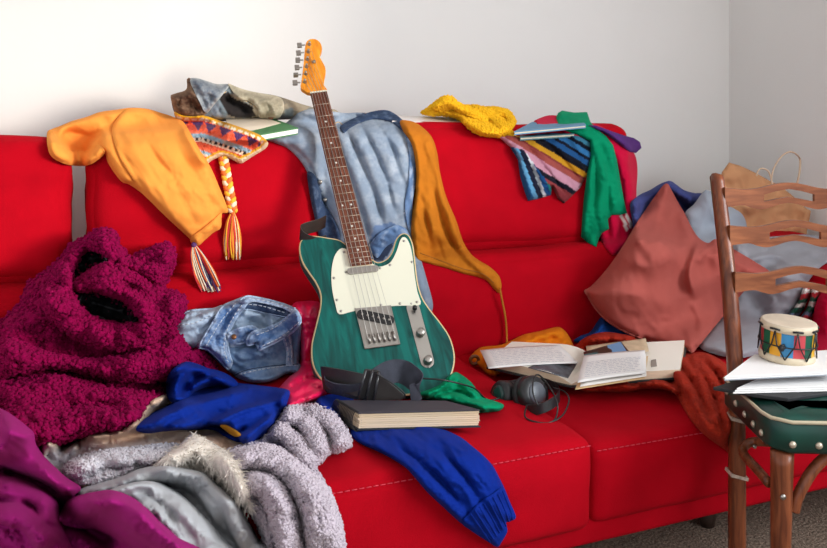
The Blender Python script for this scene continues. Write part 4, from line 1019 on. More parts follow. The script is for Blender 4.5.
pa = drape('grey_pillow', 'small blue grey pillow with a raised corner behind the chair post', 'pillow',
    [(684,218),(694,204),(703,192),(707,190),(713,193),(723,203),(734,208.5),(742,214),(746.5,224),(747,240),(742,256),(720,262),(696,256)],
    M_gp, crisp=.2, D=.06, R=18, yv=2.22, back=.10, backz=.5, folds=[(.02,5,[(706,194),(712,210),(718,228)],1), (.012,6,[(726,210),(734,226),(738,242)])], wr=[(.008,12,2,50)])
pb = drape('grey_cushion', 'large grey cushion behind the chair rails and the drum', 'cushion',
    [(733,248),(746,241),(760,238),(784,235.5),(805,234.5),(822,237),(836,243),(834,258),(822,266),(813,275),(806,286),(799,304),(790,322),(778,341),(762,353),(738,358),(714,354),(699,346),(708,331),(722,308),(730,280)],
    M_gp2, crisp=.2, D=.13, R=34, yv=2.24, back=.10, backz=.45, folds=[(.03,7,[(740,262),(770,256),(800,258),(826,250)],1), (.03,6,[(806,284),(818,270),(832,256)],-1), (.016,6,[(742,280),(770,274),(800,280)]), (-.02,5,[(812,252),(820,262),(826,258)]), (.014,7,[(720,344),(748,336),(776,330)])], wr=[(.010,12,2,10)])
def knit(X, Y, ed, D):
    seq = [(196, 46, 56), (232, 226, 220), (196, 46, 56), (40, 96, 74), (232, 226, 220), (30, 84, 66), (120, 140, 170), (210, 60, 70)]
    v = ((Y-286)/4.6+fbm(X/5, Y/5, 3, 2)*.8+(X-805)*.02).astype(int) % len(seq); return np.array([s2l(seq[i]) for i in v])
for k, ol in enumerate(([(803,288),(808,286),(811,289),(808,299),(803,310),(797,318),(790,322),(786,319),(792,310),(799,300)], [(812,288),(817,287),(821,290),(817,302),(813,313),(809,321),(802,322),(800,318),(806,309),(810,299)])):
    drape('knitted_scarf', ('left' if k == 0 else 'right')+' striped knitted sleeve tip poking out beside the grey cushion above the drum', 'knitwear', ol,
        fabric('striped knit %d' % k, (255, 255, 255), .95, .06, 300, .7, .1, 40, vcol=True, dist=.005), D=.06, R=6, yv=2.2, back=.03, backz=.3, color=knit, res=1.3)
cc = drape('crimson_cushion', 'crimson cushion at the right edge behind the toy drum', 'cushion',
    [(836,284),(826,288),(819,296),(814.5,308),(812.5,325),(812,342),(814,354),(838,358)], fabric('crimson cotton', (176, 8, 50), .85, .06, 500, .3, .1, 10), D=.08, R=16, yv=2.15, back=.05, backz=.3, wr=[(.008,9,2,70)])
M_blues = fabric('dark blue cotton', (22, 62, 128), .85, .06, 600, .3, .15, 12)
bs = drape('blue_cloth', 'small dark blue cloth tucked below the salmon pillow', 'cloth',
    [(574,342),(580,336),(590,332),(597,322),(602,317),(612,318),(626,326),(640,338),(630,344),(600,344)], M_blues, D=.06, R=8, folds=[(.03,4,[(584,338),(598,330),(606,320)],1)], wr=[(.012,9,2,20)])
M_rust = fabric('rust crinkled cotton', (160, 44, 28), .9, .06, 110, .9, .16, 30, dist=.006)
ru = drape('rust_scarf', 'crinkled rust red scarf spilling from under the open book over the seat edge', 'scarf',
    [(574,352),(578,343),(588,336),(605,332),(628,335),(650,342),(672,350),(688,353),(702,352),(714,356),(726,364),(735,374),(738,398),(735,428),(729.5,452),(724,449),(712,441),(700,431),(690,419),(682,406),(676,396),(668,391),(655,389),(640,389.5),(625,393),(605,391.5),(588,392),(578,388),(572,372)],
    M_rust, crisp=2, D=.03, R=3, tent=5,
    tubes=[(0.092,6,[(680,358),(698,378),(712,408),(724,444)]), (0.092,6,[(690,356),(710,376),(724,404),(730,440)]), (0.092,6,[(672,366),(690,390),(704,416),(718,440)]), (0.092,6,[(702,354),(722,370),(734,398),(734,420)]), (0.069,5,[(584,344),(606,337),(636,340)]), (0.069,4,[(600,389),(618,386),(640,387)]), (0.069,4,[(640,386),(660,384),(680,394)])],
    wr=[(.02,5,3.5,58),(.008,3.2,2,50)])
M_sal = fabric('salmon linen', (170, 86, 78), .9, .07, 500, .35, .06, 10)
sp = drape('salmon_pillow', 'salmon pink pillow leaning with one corner pointing up against the sofa back', 'pillow',
    [(664,184.5),(668,184),(671.5,190),(678,202),(685,214),(692,228),(699,238),(708,243),(716,239),(728,246),(742,254),(757,263),(770,272),(768,279),(752,284),(740,296),(730,308),(722,318),(712,330),(703,341),(698,347),(692,353),(684,350),(668,346),(648,341),(628,334),(610,324),(598,313),(590,300),(584,291),(590,287),(600,277),(612,262),(624,244),(636,224),(648,206),(658,192)],
    M_sal, crisp=.15, D=.20, R=46, yv=2.3, back=.08, backz=.6, tent=60,
    folds=[(.05,9,[(700,238),(694,256),(690,276),(696,300)],-1), (.03,7,[(716,242),(704,252),(698,266)],1), (.035,8,[(672,196),(684,222),(692,246)],1), (.03,7,[(712,246),(736,262),(756,274)],1), (.02,10,[(664,200),(654,228),(640,256)]), (.02,8,[(690,300),(700,318),(698,336)],-1), (.02,8,[(596,292),(620,290),(650,300)])], wr=[(.010,16,2,60)])
seam(sp, 'seam', [[(586,292),(592,304),(602,316),(614,325),(630,334),(650,341),(670,346),(690,351)]], M_sal, .002, .002)

# ---- orange cloth, open book, papers
M_ora = fabric('orange cotton', (216, 122, 22), .85, .06, 600, .3, .14, 12)
oc = drape('orange_cloth', 'orange garment with a brown ring lying under the open book', 'clothing',
    [(470,358),(474,352),(482,347),(500,345),(512,340),(524,334.5),(540,331),(557,327),(565,331),(572,342),(576,356),(560,372),(530,376),(505,371),(496,376),(488,374.5),(480,368),(472,364.5)],
    M_ora, D=.05, R=5, folds=[(.04,5,[(510,350),(530,341),(556,336)],1), (.03,4,[(474,356),(484,356),(490,366)],1), (.03,4,[(530,338),(548,334),(562,336)],-1)], wr=[(.015,9,2,0)])
m = MB(); c = hitp(474.5, 360, .016); ring = [c+RIGHT*math.cos(a)*.010+UP*math.sin(a)*.0095+FWD*.001*math.cos(a) for a in [2*PI*k/20 for k in range(20)]]
m.tube(ring, .0042, 8, closed=True); m.build('ring', plain('brown ring', (120, 74, 40), .4), oc.o, True)
ZB = .352
ob = empty('open_book', atZ(575, 375, ZB+.01), 'large open hardback book lying face up under loose papers on the seat', 'book')
M_bpage = plain('ivory page', (240, 234, 222), .75, var=.02, vscale=6)
M_bedge = plain('stacked page edges', (232, 206, 176), .85, var=.2, vscale=30, stretch=(1, 1, 80))
M_bcov = plain('dark book cover', (40, 44, 46), .5)
zc = .372
FL, FM, FR = atZ(489,367,zc+.006), atZ(571,385.5,zc+.006), atZ(680,377,zc+.006)
d1 = (atZ(684.5,346.5,zc+.006)-FR); d1.z = 0
dl = atZ(512,348,zc+.006)-FL; dl.z = 0; BL, BM, BR = FL+dl, FM+d1, FR+d1
dz = Vector((0, 0, 1))
def pageblock(F0, F1, sgn, name, dq):
    """half of the open book; the pages arch up from the gutter"""
    n = 14; m = MB(); V = []; Fq = []
    for j in (0, 1):
        of0, of1 = d1*j, dq*j
        for i in range(n+1):
            t = i/n; p = F0.lerp(F1, t)+of0.lerp(of1, t)*.985+d1*.008; h = .021*(1-t)**.0+.0
            h = .018*(math.sin(min(1, t/.35)*PI/2)**.8)*(1-.2*t)+.002
            V += [p+dz*h, p.copy()]
    k = 2*(n+1); TF = []; SF = []
    for i in range(n):
        a = 2*i; TF.append([a, a+2, a+k+2, a+k]); SF.append([a+1, a+3, a+2, a]); SF.append([a+k, a+k+2, a+k+3, a+k+1]); SF.append([a+1, a+k+1, a+k+3, a+3])
    SF.append([2*n, 2*n+1, 2*n+1+k, 2*n+k])
    m.add(V, SF); o = m.build(name, M_bedge, ob, base=True)
    m2 = MB(); m2.add(V, TF); o2 = m2.build('top_page', M_bpage, o, True); add_base('open_book', m2.v, m2.f)
    return V
VL = pageblock(FM, FL, -1, 'page_block', dl); VR = pageblock(FM, FR, 1, 'page_block', d1)
m = MB(); e = d1.normalized()*.005
for a, b, dd in ((FM, FL, dl), (FM, FR, d1)):
    x = (b-a).normalized()*.006; Q = [a-e, b+x-e, b+x+dd+e, a+d1+e]; m.hexa([q-dz*.004 for q in Q], Q)
m.build('cover', M_bcov, ob, base=True)
def top_at(px, py, lift): return hitp(px, py, lift)
def sheet(name, label, cat, quad, mat, lift=.01, thick=.0008, n=10, parent=None, z=None, curl=0, conform=False):
    """a loose sheet lying on the things below it; quad: four photo corners, front-left first, counter-clockwise"""
    G = []; 
    A, B, C_, D_ = [Vector((*p, 0)) for p in quad]
    P3 = [hitp(p.x, p.y, lift) if z is None else atZ(p.x, p.y, z[i]) for i, p in enumerate((A, B, C_, D_))]
    V = []; Fq = []
    for j in range(n+1):
        for i in range(n+1):
            s, t = i/n, j/n; p = (P3[0]*(1-s)+P3[1]*s)*(1-t)+(P3[3]*(1-s)+P3[2]*s)*t
            if conform:
                e = (A*(1-s)+B*s)*(1-t)+(D_*(1-s)+C_*s)*t; p = hitp(e.x, e.y, lift)
            V.append(p+dz*(.004*math.sin(s*PI)*curl+.003*math.sin(t*PI)*curl))
    k = (n+1)**2; V2 = V+[v-dz*thick for v in V]
    for j in range(n):
        for i in range(n):
            a = j*(n+1)+i; Fq += [[a, a+1, a+n+2, a+n+1], [a+k, a+k+n+1, a+k+n+2, a+k+1]]
    bd = [i for i in range(n+1)]+[(j*(n+1)+n) for j in range(1, n+1)]+[n*(n+1)+i for i in range(n-1, -1, -1)]+[j*(n+1) for j in range(n-1, 0, -1)]
    for a, b in zip(bd, bd[1:]+bd[:1]): Fq.append([b, a, a+k, b+k])
    o = mesh_obj(name, V2, Fq, mat, parent, True); add_base(name, V2, Fq)
    if parent is None: tag(o, label, cat)
    f = lambda s, t, h=.0006: (P3[0]*(1-s)+P3[1]*s)*(1-t)+(P3[3]*(1-s)+P3[2]*s)*t + dz*(.004*math.sin(s*PI)*curl+.003*math.sin(t*PI)*curl+h)
    return o, f
M_ink = plain('blue grey ink', (160, 165, 182), .8)
def handwriting(o, f, rows, s0, s1, t0, t1, seed, h=.012, rad=.00024):
    rnd = random.Random(seed); m = MB()
    for r in range(rows):
        t = t1+(t0-t1)*r/max(1, rows-1); s = s0
        end = s1-(rnd.uniform(.02, .3) if r == rows-1 else rnd.uniform(0, .08))
        while s < end:
            wl = rnd.uniform(.04, .11); k = int(wl/.012)+2; pts = []
            for i in range(k*2+1):
                pts.append(f(min(s+wl*i/(2*k), s1), t+(h*(.5 if i % 2 else -.5)*rnd.uniform(.5, 1.2)), .0007))
            m.tube(pts, rad, 3); s += wl+rnd.uniform(.018, .03)
    return m.build('handwriting', M_ink, o)
m = None
env, fe = sheet('envelope', 'aged beige envelope lying behind the photo card on the open book', 'envelope', [(588,361),(649,351),(645.5,338),(586,346)], plain('aged beige paper', (206, 182, 150), .8, var=.2, vscale=30), z=(.408,.405,.405,.405), curl=0)
ph, fp = sheet('photo_card', 'photo card with dark rocks and blue sky lying on the open book', 'photograph', [(585,361),(630,352.5),(621,341.5),(583.5,352)], None or plain('photo border', (60, 46, 40), .35), z=(.409,.409,.409,.409))
def patch(o, f, poly, mat, name, h=.0006):
    m = MB(); m.add([f(s, t, h) for s, t in poly], [list(range(len(poly)))]); return m.build(name, mat, o)
patch(ph, fp, [(.55,.3),(.95,.15),(.98,.98),(.62,.98)], plain('photo sky blue', (110, 156, 200), .35), 'printed_sky')
patch(ph, fp, [(.0,.25),(.28,.3),(.34,.62),(.0,.7)], plain('photo teal', (64, 110, 112), .35), 'printed_water')
patch(ph, fp, [(.28,.1),(.60,.05),(.66,.5),(.55,.9),(.36,.7)], plain('photo brown', (66, 44, 34), .35), 'printed_rock', .0009)
pic = MB(); 
gphoto, fg = sheet('picture_page', None, None, [(528,367.5),(568,378),(578,362),(556,356)], plain('grey printed photo', (96, 100, 108), .5, var=.6, vscale=60), lift=.0025, parent=ob, conform=True)
tag(gphoto, 'grey landscape picture printed on the left page')
s1, f1 = sheet('letter_sheet', 'white handwritten sheet lying on the left half of the open book', 'paper', [(488.5,368.5),(578,363),(559,345),(480,350)], M_paper, z=(.395,.399,.401,.395), curl=.6)
handwriting(s1, f1, 10, .10, .93, .10, .86, 3, .02)
for k, (q, c) in enumerate((([(575,389.5),(645,378.5),(648,356),(584,366)], (214,180,134)), ([(580,386.5),(646.5,376),(646,353),(585,360)], (240,236,230)))):
    o_, f_ = sheet('letter_sheet', 'cream sheet lowest of the letters on the gutter of the open book' if k == 0 else 'white sheet just beneath the top letter on the right half of the open book', 'paper', q, plain('letter paper %d' % k, c, .8), z=[.405+.003*k]*4)
s2, f2 = sheet('letter_sheet', 'white handwritten sheet topmost of the letters on the right half of the open book', 'paper', [(577.5,382.5),(645.5,373),(645,350),(584,355.5)], M_paper, z=[.4135]*4, curl=.4)
handwriting(s2, f2, 9, .08, .92, .14, .66, 8, .022)
pp = MB()
o_, f_ = sheet('printed_text', None, None, [(651,367),(657,366),(656,359),(651,360)], plain('grey print', (150, 140, 130), .8), lift=.004, parent=ob, conform=True)

# ---- headphones and cable
M_hp = plain('black headphone plastic', (30, 31, 34), .38)
M_hpp = plain('black ear pad', (24, 25, 28), .6)
M_hpg = plain('grey ear cup cap', (92, 98, 106), .35)
hc = atZ(524, 402, .365)
hp = empty('headphones', hc, 'black headphones lying on the red seat in front of the open book', 'headphones')
def cup(c, axis, r, th, name, cap):
    m = MB(); m.lathe([(r*.45, -th*.5), (r*.85, -th*.48), (r, -th*.25), (r, th*.1), (r*.96, th*.2)], c, axis, 32); o = m.build(name, M_hp, hp, True); add_base('headphones', m.v, m.f)
    m = MB(); ax_ = Vector(axis).normalized(); a = ax_.orthogonal().normalized(); b = ax_.cross(a)
    m.tube([Vector(c)+ax_*th*.42+(a*math.cos(q)+b*math.sin(q))*r*.78 for q in [2*PI*k/28 for k in range(28)]], r*.26, 12, closed=True); m.build('ear_pad', M_hpp, o, True)
    m = MB(); m.lathe([(r*.62, -th*.50), (r*.60, -th*.56), (r*.40, -th*.62), (.001, -th*.64)], c, axis, 28); m.build('cap', cap, o, True)
cup(atW(500,388,1.905), (-RIGHT*.75+FWD*-.5+UP*.25)*-1, .030, .034, 'ear_cup', plain('teal black cap', (22, 54, 52), .3))
cup(atW(527,387,1.875), (RIGHT*.55-FWD*.75+UP*.35)*-1, .037, .036, 'ear_cup', M_hpg)
P = [atW(x, y, w_) for x, y, w_ in ((521,402,1.83),(530,401.5,1.80),(541,398,1.79),(551,392,1.81),(554,386,1.86),(549,380,1.93),(538,376,1.98),(520,376,2.0),(505,379,1.97))]
m = MB(); m.strip(spline(P, n=6), UP*.020+FWD*.004, -FWD, .006); m.build('headband', M_hp, hp, True, bevel=.001)
cab = [(498,374,1.93),(492,370,1.95),(480,372,1.9),(466,378,1.85),(452,380,1.83),(438,374,1.80)]
P = [hitp(x, y, .012) for x, y in ((424,372),(440,374),(456,377),(468,380),(476,387),(482,395))]
m = MB(); m.tube(spline([atW(421,371.5,1.80), atW(440,373,1.80), atW(460,377.5,1.82), atW(472,382,1.84), atW(480,390,1.85), atW(486,393,1.87), atW(496,391,1.88)], n=8), .0017, 7); m.build('cable', M_black, hp, True)
for pts in ([(533,398,1.79),(528,385,1.80),(529,372,1.82),(533,368,1.84),(540,374,1.82),(548,386,1.79),(552,398,1.77),(550,410,1.76),(543,415.5,1.755),(534,414,1.76)], [(522,398,1.8),(520,408,1.77),(528,413,1.75),(543,414.5,1.75),(556,408,1.77),(562,398,1.80),(563,390,1.82),(558,384,1.85),(548,381,1.87)]):
    m = MB(); m.tube(spline([atW(x, y, w_) for x, y, w_ in pts], n=8), .0017, 7); m.build('cable', M_black, hp, True)

hp.location = hp.location-FWD*.045+RIGHT*.004
add_base('guitar', *GUITAR_BASE)
# ---- satin, denim jacket, coat
M_sat = fabric('pink red satin', (232, 24, 84), .3, .03, 300, .05, .08, 10, spec=.6)
sa = drape('satin_cloth', 'shiny pinkish red satin cloth between the denim jacket and the guitar', 'cloth',
    [(289,312),(294,303),(304,301),(314,301),(322,306),(326,330),(328,360),(332,376),(328,392),(316,401),(304,405),(290,411),(279,407),(277,392),(288,378),(298,368),(300,342),(292,324)],
    M_sat, D=.09, R=6, skip=('guitar',), tubes=[(.04,6,[(298,304),(306,328),(306,360)]), (.04,6,[(310,304),(314,330),(304,356)]), (.05,6,[(284,386),(300,374),(322,370)]), (.05,6,[(284,398),(302,388),(324,380)]), (.05,5,[(284,408),(304,398),(322,392)])], wr=[(.012,7,2,-40)])
def djc(X, Y, ed, D):
    q = fbm(X/12, Y/10, 21, 3); c = np.ones((len(X), 3)); lt, md = L3((166, 188, 210)), L3((104, 132, 168))
    t = np.clip(np.clip((q-.38)*1.1, 0, .7)+.6*np.exp(-ed/2.5)+.5*(fbm(X/1.7, Y/1.3, 19, 2)-.5), 0, 1)[:, None]; return md*(1-t)+lt*t
M_fd = fabric('faded denim', (255, 255, 255), .88, .03, 900, .5, .12, 40, vcol=True, fleck=((206, 216, 228), 34, .35))
M_fd2 = fabric('worn mid blue denim', (255, 255, 255), .9, .03, 900, .5, .12, 30, vcol=True); CW = dict(color=wear((82, 116, 164), (190, 206, 226)))
M_fdi = fabric('denim wrong side', (164, 182, 202), .9, .03, 900, .4, .14, 20)
dj = drape('denim_jacket', 'faded blue denim jacket with open collar folded on the seat beside the maroon coat', 'jacket',
    [(172,326),(180,316),(189,310),(200,308.5),(212,308),(222,305.5),(232,301.5),(241,297.5),(248,296),(258,297.5),(270,300),(282,303.5),(293,308),(299,313),(301,321),(301,335),(300.5,350),(299,366),(297,371.5),(285,374.5),(276,379.5),(267,382),(256,382.5),(246,381),(236,376),(226,370),(216,360),(205,351),(196,349),(184,347),(176,338)],
    M_fd, D=.05, R=5, res=1.6, tent=40, folds=[(-.05,12,[(244,318),(258,322),(272,322)])], tubes=[(.025,8,[(236,356),(256,352),(284,350)]), (.02,7,[(240,372),(262,366),(290,356)]), (.02,8,[(252,358),(270,346),(290,338)])], wr=[(.008,9,2,20)], color=djc)
drape('inner_back', 'paler wrong side of the denim', None, [(232,322),(238,311),(246,302),(262,302),(284,307),(292,313),(286,322),(270,330),(254,338),(242,345),(230,347),(228,334)], M_fdi, D=.006, R=2.5, res=1.6, tent=4, parent=dj.o, tubes=[(.02,5,[(244,312),(258,318),(276,326)]), (.02,5,[(236,332),(250,328),(262,330)])], wr=[(.006,6,1.5,20)])
nf = drape('neck_facing', 'dark stitched strip inside the neck', None, [(245,301),(258,301),(278,305),(292,311),(286,318),(268,314),(252,310),(241,309)], M_denim_d, D=.012, R=2.5, res=1.5, tent=4, parent=dj.o)
sl_ = drape('sleeve', None, None, [(172,326),(180,316),(189,310),(212,308),(223,305.5),(216,322),(206,338),(198,349),(184,347),(176,338)], M_fdi, D=.02, R=4, res=1.6, tent=6, parent=dj.o, tubes=[(.02,6,[(178,328),(196,322),(216,312)])])
lp = drape('lapel', None, None, [(221,306.5),(234,300),(247,295.5),(252,298.5),(244,308),(236,319),(230,331),(227.5,345),(229,354),(233,362),(228,370.5),(220,361),(208,350.5),(197,347.5),(203,337),(212,322)], M_fd2, D=.03, R=4, res=1.5, tent=6, parent=dj.o, folds=[(-.02,3.5,[(236,306),(224,324),(214,344)])], wr=[(.008,7,2,-60)], **CW)
lp2 = drape('collar_band', None, None, [(238,301),(247,295.5),(258,297),(270,299.6),(284,303.6),(295,308),(300,314),(296,315.5),(284,309),(268,304.5),(254,302),(246,304)], M_fd2, D=.028, R=3, res=1.5, tent=4, parent=dj.o, **CW)
pk_ = drape('placket', None, None, [(228,333),(238,328),(250,325),(259,329),(255,337),(246,343),(236,345),(229,343)], M_fd2, D=.02, R=3, res=1.5, tent=4, parent=dj.o, **CW)
cl_ = drape('collar', None, None, [(295,309),(300,314),(301.5,322),(294,331.5),(282,339.5),(270,346),(259,351),(257,344),(247,346),(246.5,338),(254,331),(268,327),(282,320.5),(290,314)], M_fd2, D=.04, R=4, res=1.5, tent=6, parent=dj.o, wr=[(.008,7,1.5,-25)], **CW)
hm = drape('hem_band', None, None, [(234,375),(248,369),(274,365),(299,363.5),(297,371.5),(285,374.8),(276,379.8),(267,382.3),(256,382.8),(246,381.3)], M_fd, D=.014, R=2.5, res=1.6, tent=4, parent=dj.o, color=djc)
sp_ = drape('side_strip', None, None, [(283,338),(290,335),(293,350),(293,364),(286,365),(286,352)], M_fd2, D=.010, R=2, res=1.5, tent=4, parent=dj.o, **CW)
M_edge = fabric('rubbed denim edge', (168, 188, 214), .95, 0, 500, .6, .3, 60)
hem(lp, 'edge', [(246,297),(236,301),(222,307.5),(213,322),(204,337),(199,347)], M_edge); hem(lp, 'edge', [(251,299),(243,309),(235,320),(229.5,332),(227.5,345),(229.5,355),(232,362)], M_edge); hem(lp, 'edge', [(199,347.5),(209,350.5),(220,361),(228,369)], M_edge)
hem(cl_, 'edge', [(301,322),(294,331),(282,339),(270,345.2),(259,350)], M_edge); hem(cl_, 'edge', [(258.5,349),(256.5,344),(248,345),(247.5,338),(254,331.5),(268,327.5),(282,321),(290,314.5)], M_edge)
hem(lp2, 'edge', [(240,300.5),(247,296.3),(258,297.6),(270,300.2),(284,304.2),(295,308.6)], M_edge); hem(pk_, 'edge', [(229,334),(238,329),(250,326),(257.5,329),(254,336.5),(245.5,342),(236,344)], M_edge)
hem(hm, 'edge', [(235,375),(248,369.8),(274,365.8),(298,364.2)], M_denim_d, .0014); hem(sl_, 'edge', [(181,316.5),(190,311),(212,309)], M_edge); hem(nf, 'edge', [(242,309),(252,310),(268,313.5),(286,317)], M_edge, .0014)
def st(c, nm, paths): seam(c, nm, paths, M_stitw, .0011, dash=(2,1))
st(lp, 'stitching', [[(236,303),(222,320),(213,334),(206,346)], [(247,299),(236,313),(227,330),(224,348),(228,362)]])
st(cl_, 'stitching', [[(299,322),(284,335),(270,342.5),(260,347)], [(288,318),(272,329),(256,335)]]); st(hm, 'stitching', [[(240,374.5),(258,370),(280,366.5),(296,365)]]); st(lp2, 'stitching', [[(249,298.5),(268,301.5),(284,306),(294,311)]])
st(sp_, 'stitching', [[(285,339),(288,352),(288,363)], [(289,337),(291.5,350),(291.5,363)]]); st(nf, 'stitching', [[(246,304),(262,306),(286,313)]]); st(sl_, 'stitching', [[(178,325),(194,323),(212,315)]])
p = pk_.front(234, 337, .003); m = MB(); m.lathe([(.006, 0), (.006, .002), (.0025, .0035)], p, (-FWD+UP*.6), 12); m.build('jacket_button', plain('copper button', (150, 104, 70), .35, metal=.8), pk_.o, True)

M_bou = fabric('maroon boucle', (126, 2, 60), .95, .10, 260, .6, .3, 60, dist=.004, sheen_tint=(240, 60, 150))
M_lin = fabric('black satin lining', (34, 35, 39), .26, .01, 400, .06, .2, 10, spec=.5)
CO = dict(res=1.9, wr=[(.02,20,1.6,20)])
coat = drape('boucle_coat', 'fuzzy maroon boucle coat heaped in a big mound at the left of the seat', 'coat',
    [(-8,326),(0,321),(10,312),(18,305),(26,285),(33,279),(42,273),(52,264),(61,256),(66,248),(70,244),(78,239),(87,235),(97,229),(106,228),(113,230),(117,236),(121,246),(130,256),(136,254),(143,251),(152,246),(160,244),(168,242.5),(173,246),(175.5,258),(173,270),(168,280),(165,288),(174,291),(182,294),(187,303),(185,312),(180,320),(175,326),(180,334),(186,343),(189,354),(187,364),(184,372),(176,378),(167,384),(164,396),(156,405),(148,411),(142,422),(136,429),(120,432),(104,433),(91,435),(72,440),(52,445),(36,446),(10,450),(-8,450)],
    M_bou, D=.16, R=34, tent=140, back=.10, backz=.75,
    folds=[(-.10,10,[(76,272),(90,260),(106,256)]), (-.16,12,[(80,298),(104,306),(134,318)])], **CO)
lay = [coat]
l1 = drape('lining', 'black satin lining', None, [(70,276),(74,264),(80,254),(90,247),(104,249),(111,258),(108,268),(96,272),(86,278),(78,282)], M_lin, D=.012, R=3, res=1.5, tent=8, parent=coat.o, folds=[(.016,3,[(84,252),(90,262),(88,274)],1), (.016,3,[(96,250),(101,258),(98,268)],1)])
l2 = drape('lining', 'black satin lining', None, [(68,292),(80,288),(96,288),(112,294),(128,302),(140,314),(146,324),(130,326),(112,326),(96,322),(82,314)], M_lin, D=.012, R=3, res=1.5, tent=8, parent=coat.o, tubes=[(.02,6,[(76,296),(100,304),(134,318)]), (.016,5,[(88,310),(110,316),(132,322)])])
CL = dict(parent=coat.o, tent=14, res=1.9)
lay.append(drape('collar', None, None, [(62,276),(64,262),(67,250),(72,243.5),(87,235),(97,229),(106,228),(114,230.5),(121,246),(128,256),(120,264),(110,264),(106,256),(93,250.5),(85,253),(78,262),(74.5,271),(72,284),(66,288)], M_bou, D=.075, R=9, wr=[(.015,12,1.4,30)], **CL))
lay.append(drape('sleeve', None, None, [(118,262),(130,256),(143,251),(160,244),(169,242.5),(174,248),(175.5,258),(172,272),(166,284),(160,289),(148,280),(134,272),(122,268)], M_bou, D=.09, R=11, wr=[(.015,12,1.4,60)], folds=[(-.05,6,[(136,264),(150,262),(164,256)])], **CL))
lay.append(drape('front_edge', None, None, [(72,284),(82,274),(92,268),(107,263),(122,266),(138,274),(152,284),(166,289),(182,294),(187,303),(184,314),(177,324),(166,332),(150,334),(143,328),(139,319),(132,309),(120,300),(106,294.5),(90,291),(78,292)], M_bou, D=.10, R=11, wr=[(.02,14,1.6,30)], folds=[(-.05,7,[(120,280),(146,296),(172,306)])], **CL))
lay.append(drape('lapel', None, None, [(62,262),(70,272),(72,288),(78,302),(90,314),(104,320),(122,323),(140,323),(152,330),(160,338),(150,348),(120,350),(88,344),(62,330),(46,312),(42,290),(48,272)], M_bou, D=.085, R=12, wr=[(.02,14,1.6,30)], **CL))
lay.append(drape('back_panel', None, None, [(-8,352),(8,338),(34,346),(64,356),(100,358),(134,352),(160,342),(178,334),(187,344),(189.5,354),(187,364),(184,372),(172,380),(150,382),(116,380),(80,372),(44,368),(16,374),(-8,382)], M_bou, D=.11, R=13, wr=[(.02,16,1.6,10)], **CL))
lay.append(drape('skirt', None, None, [(-8,388),(14,380),(44,374),(76,378),(112,386),(146,392),(164,394),(156,405),(148,411),(142,422),(136,429),(120,432),(104,433),(91,435),(72,440),(52,445),(36,446),(10,450),(-8,450)], M_bou, D=.12, R=16, wr=[(.02,18,1.6,10)], folds=[(-.04,8,[(60,412),(90,404),(130,410)])], **CL))
for i, c_ in enumerate(lay): blobs(c_, 'boucle_curls', (3200, 650, 700, 1300, 1500, 1900, 2200)[i], .0046, M_bou, seed=20+i)
sl = drape('boucle_belt', 'maroon boucle belt end lying on the denim jacket', 'belt' , [(188,358),(191,352),(197,349),(203,350),(208,355),(213,361),(217,367),(214,372),(206,372),(196,370),(190,366)], M_bou, D=.05, R=6, res=1.6)
blobs(sl, 'boucle_curls', 260, .0048, M_bou, seed=3)

# ---- fleece throw, blue shirt, grey blanket, jersey, purple cloth
def fcol(X, Y, ed, D):
    q = fbm(X/6, Y/4, 8, 3); c = np.ones((len(X), 3)); c[:] = L3((220, 188, 162))
    t = np.clip(1.2-np.abs((Y-458-(X-120)*-.05)/16), 0, 1)*np.clip((170-X)/30, 0, 1)*np.clip((X-40)/10, 0, 1); t = np.clip(t*1.5*(q+.3), 0, 1)[:, None]
    return c*(1-t)+L3((218, 214, 220))*t
M_flp = fabric('beige fleece', (220, 188, 162), .95, .09, 380, .5, .16, 30, dist=.004); M_flw = fabric('white tipped fleece', (214, 210, 216), .95, .09, 300, .5, .1, 30, dist=.004)
fl = drape('fleece_throw', 'beige fleece throw peeking out below the maroon coat and the blue shirt', 'throw',
    [(34,455),(40,447),(48,442),(56,444),(64,447),(78,440),(92,434.5),(120,430),(136,420),(148,404),(160,396),(176,392),(190,396),(200,412),(215,428),(236,438),(252,446),(246,466),(226,474),(190,480),(140,486),(100,494),(70,486),(48,472)],
    fabric('beige fleece pattern', (255, 255, 255), .95, .09, 380, .5, .1, 30, vcol=True, dist=.004), D=.04, R=6, res=1.8, color=fcol,
    tubes=[(.04,7,[(40,452),(52,446),(60,458)]), (.04,6,[(58,462),(68,448),(78,444)]), (.05,9,[(80,444),(108,436),(140,430),(200,432)]), (.05,9,[(90,452),(130,444),(180,440),(230,444)]), (.05,9,[(60,474),(100,462),(150,456),(210,456)]), (.04,7,[(150,404),(168,398),(186,404)])], wr=[(.008,8,2,0)])
flt = drape('folded_edge', 'white tipped folded edge', None, [(62,470),(72,460),(90,453),(115,449),(140,447),(170,443),(180,446),(170,455),(155,465),(136,471),(110,480),(90,484),(74,482)], M_flw, D=.03, R=5, res=1.8, tent=6, parent=fl.o, wr=[(.01,8,2,0)])
blobs(flt, 'pile', 2600, .0027, M_flw, seed=9)
M_royal = fabric('royal blue jersey', (6, 38, 128), .8, .06, 600, .25, .12, 12)
bsht = drape('blue_shirt', 'royal blue sweatshirt crumpled on the fleece below the denim jacket', 'shirt',
    [(140,428),(151,414),(162,408),(172,402),(168,394),(166,382),(170,372),(178,365),(187,361.5),(198,364),(208,368),(217,370),(227,374),(236,382),(250,384),(264,386),(277,387.5),(288,391),(286,402),(282,412),(275,424),(268,433),(260,440),(251,445),(242,443),(234,441),(224,436),(213,430),(190,430),(165,431),(148,432)],
    M_royal, D=.04, R=5, res=1.7, wr=[(.01,10,2.4,-15)])
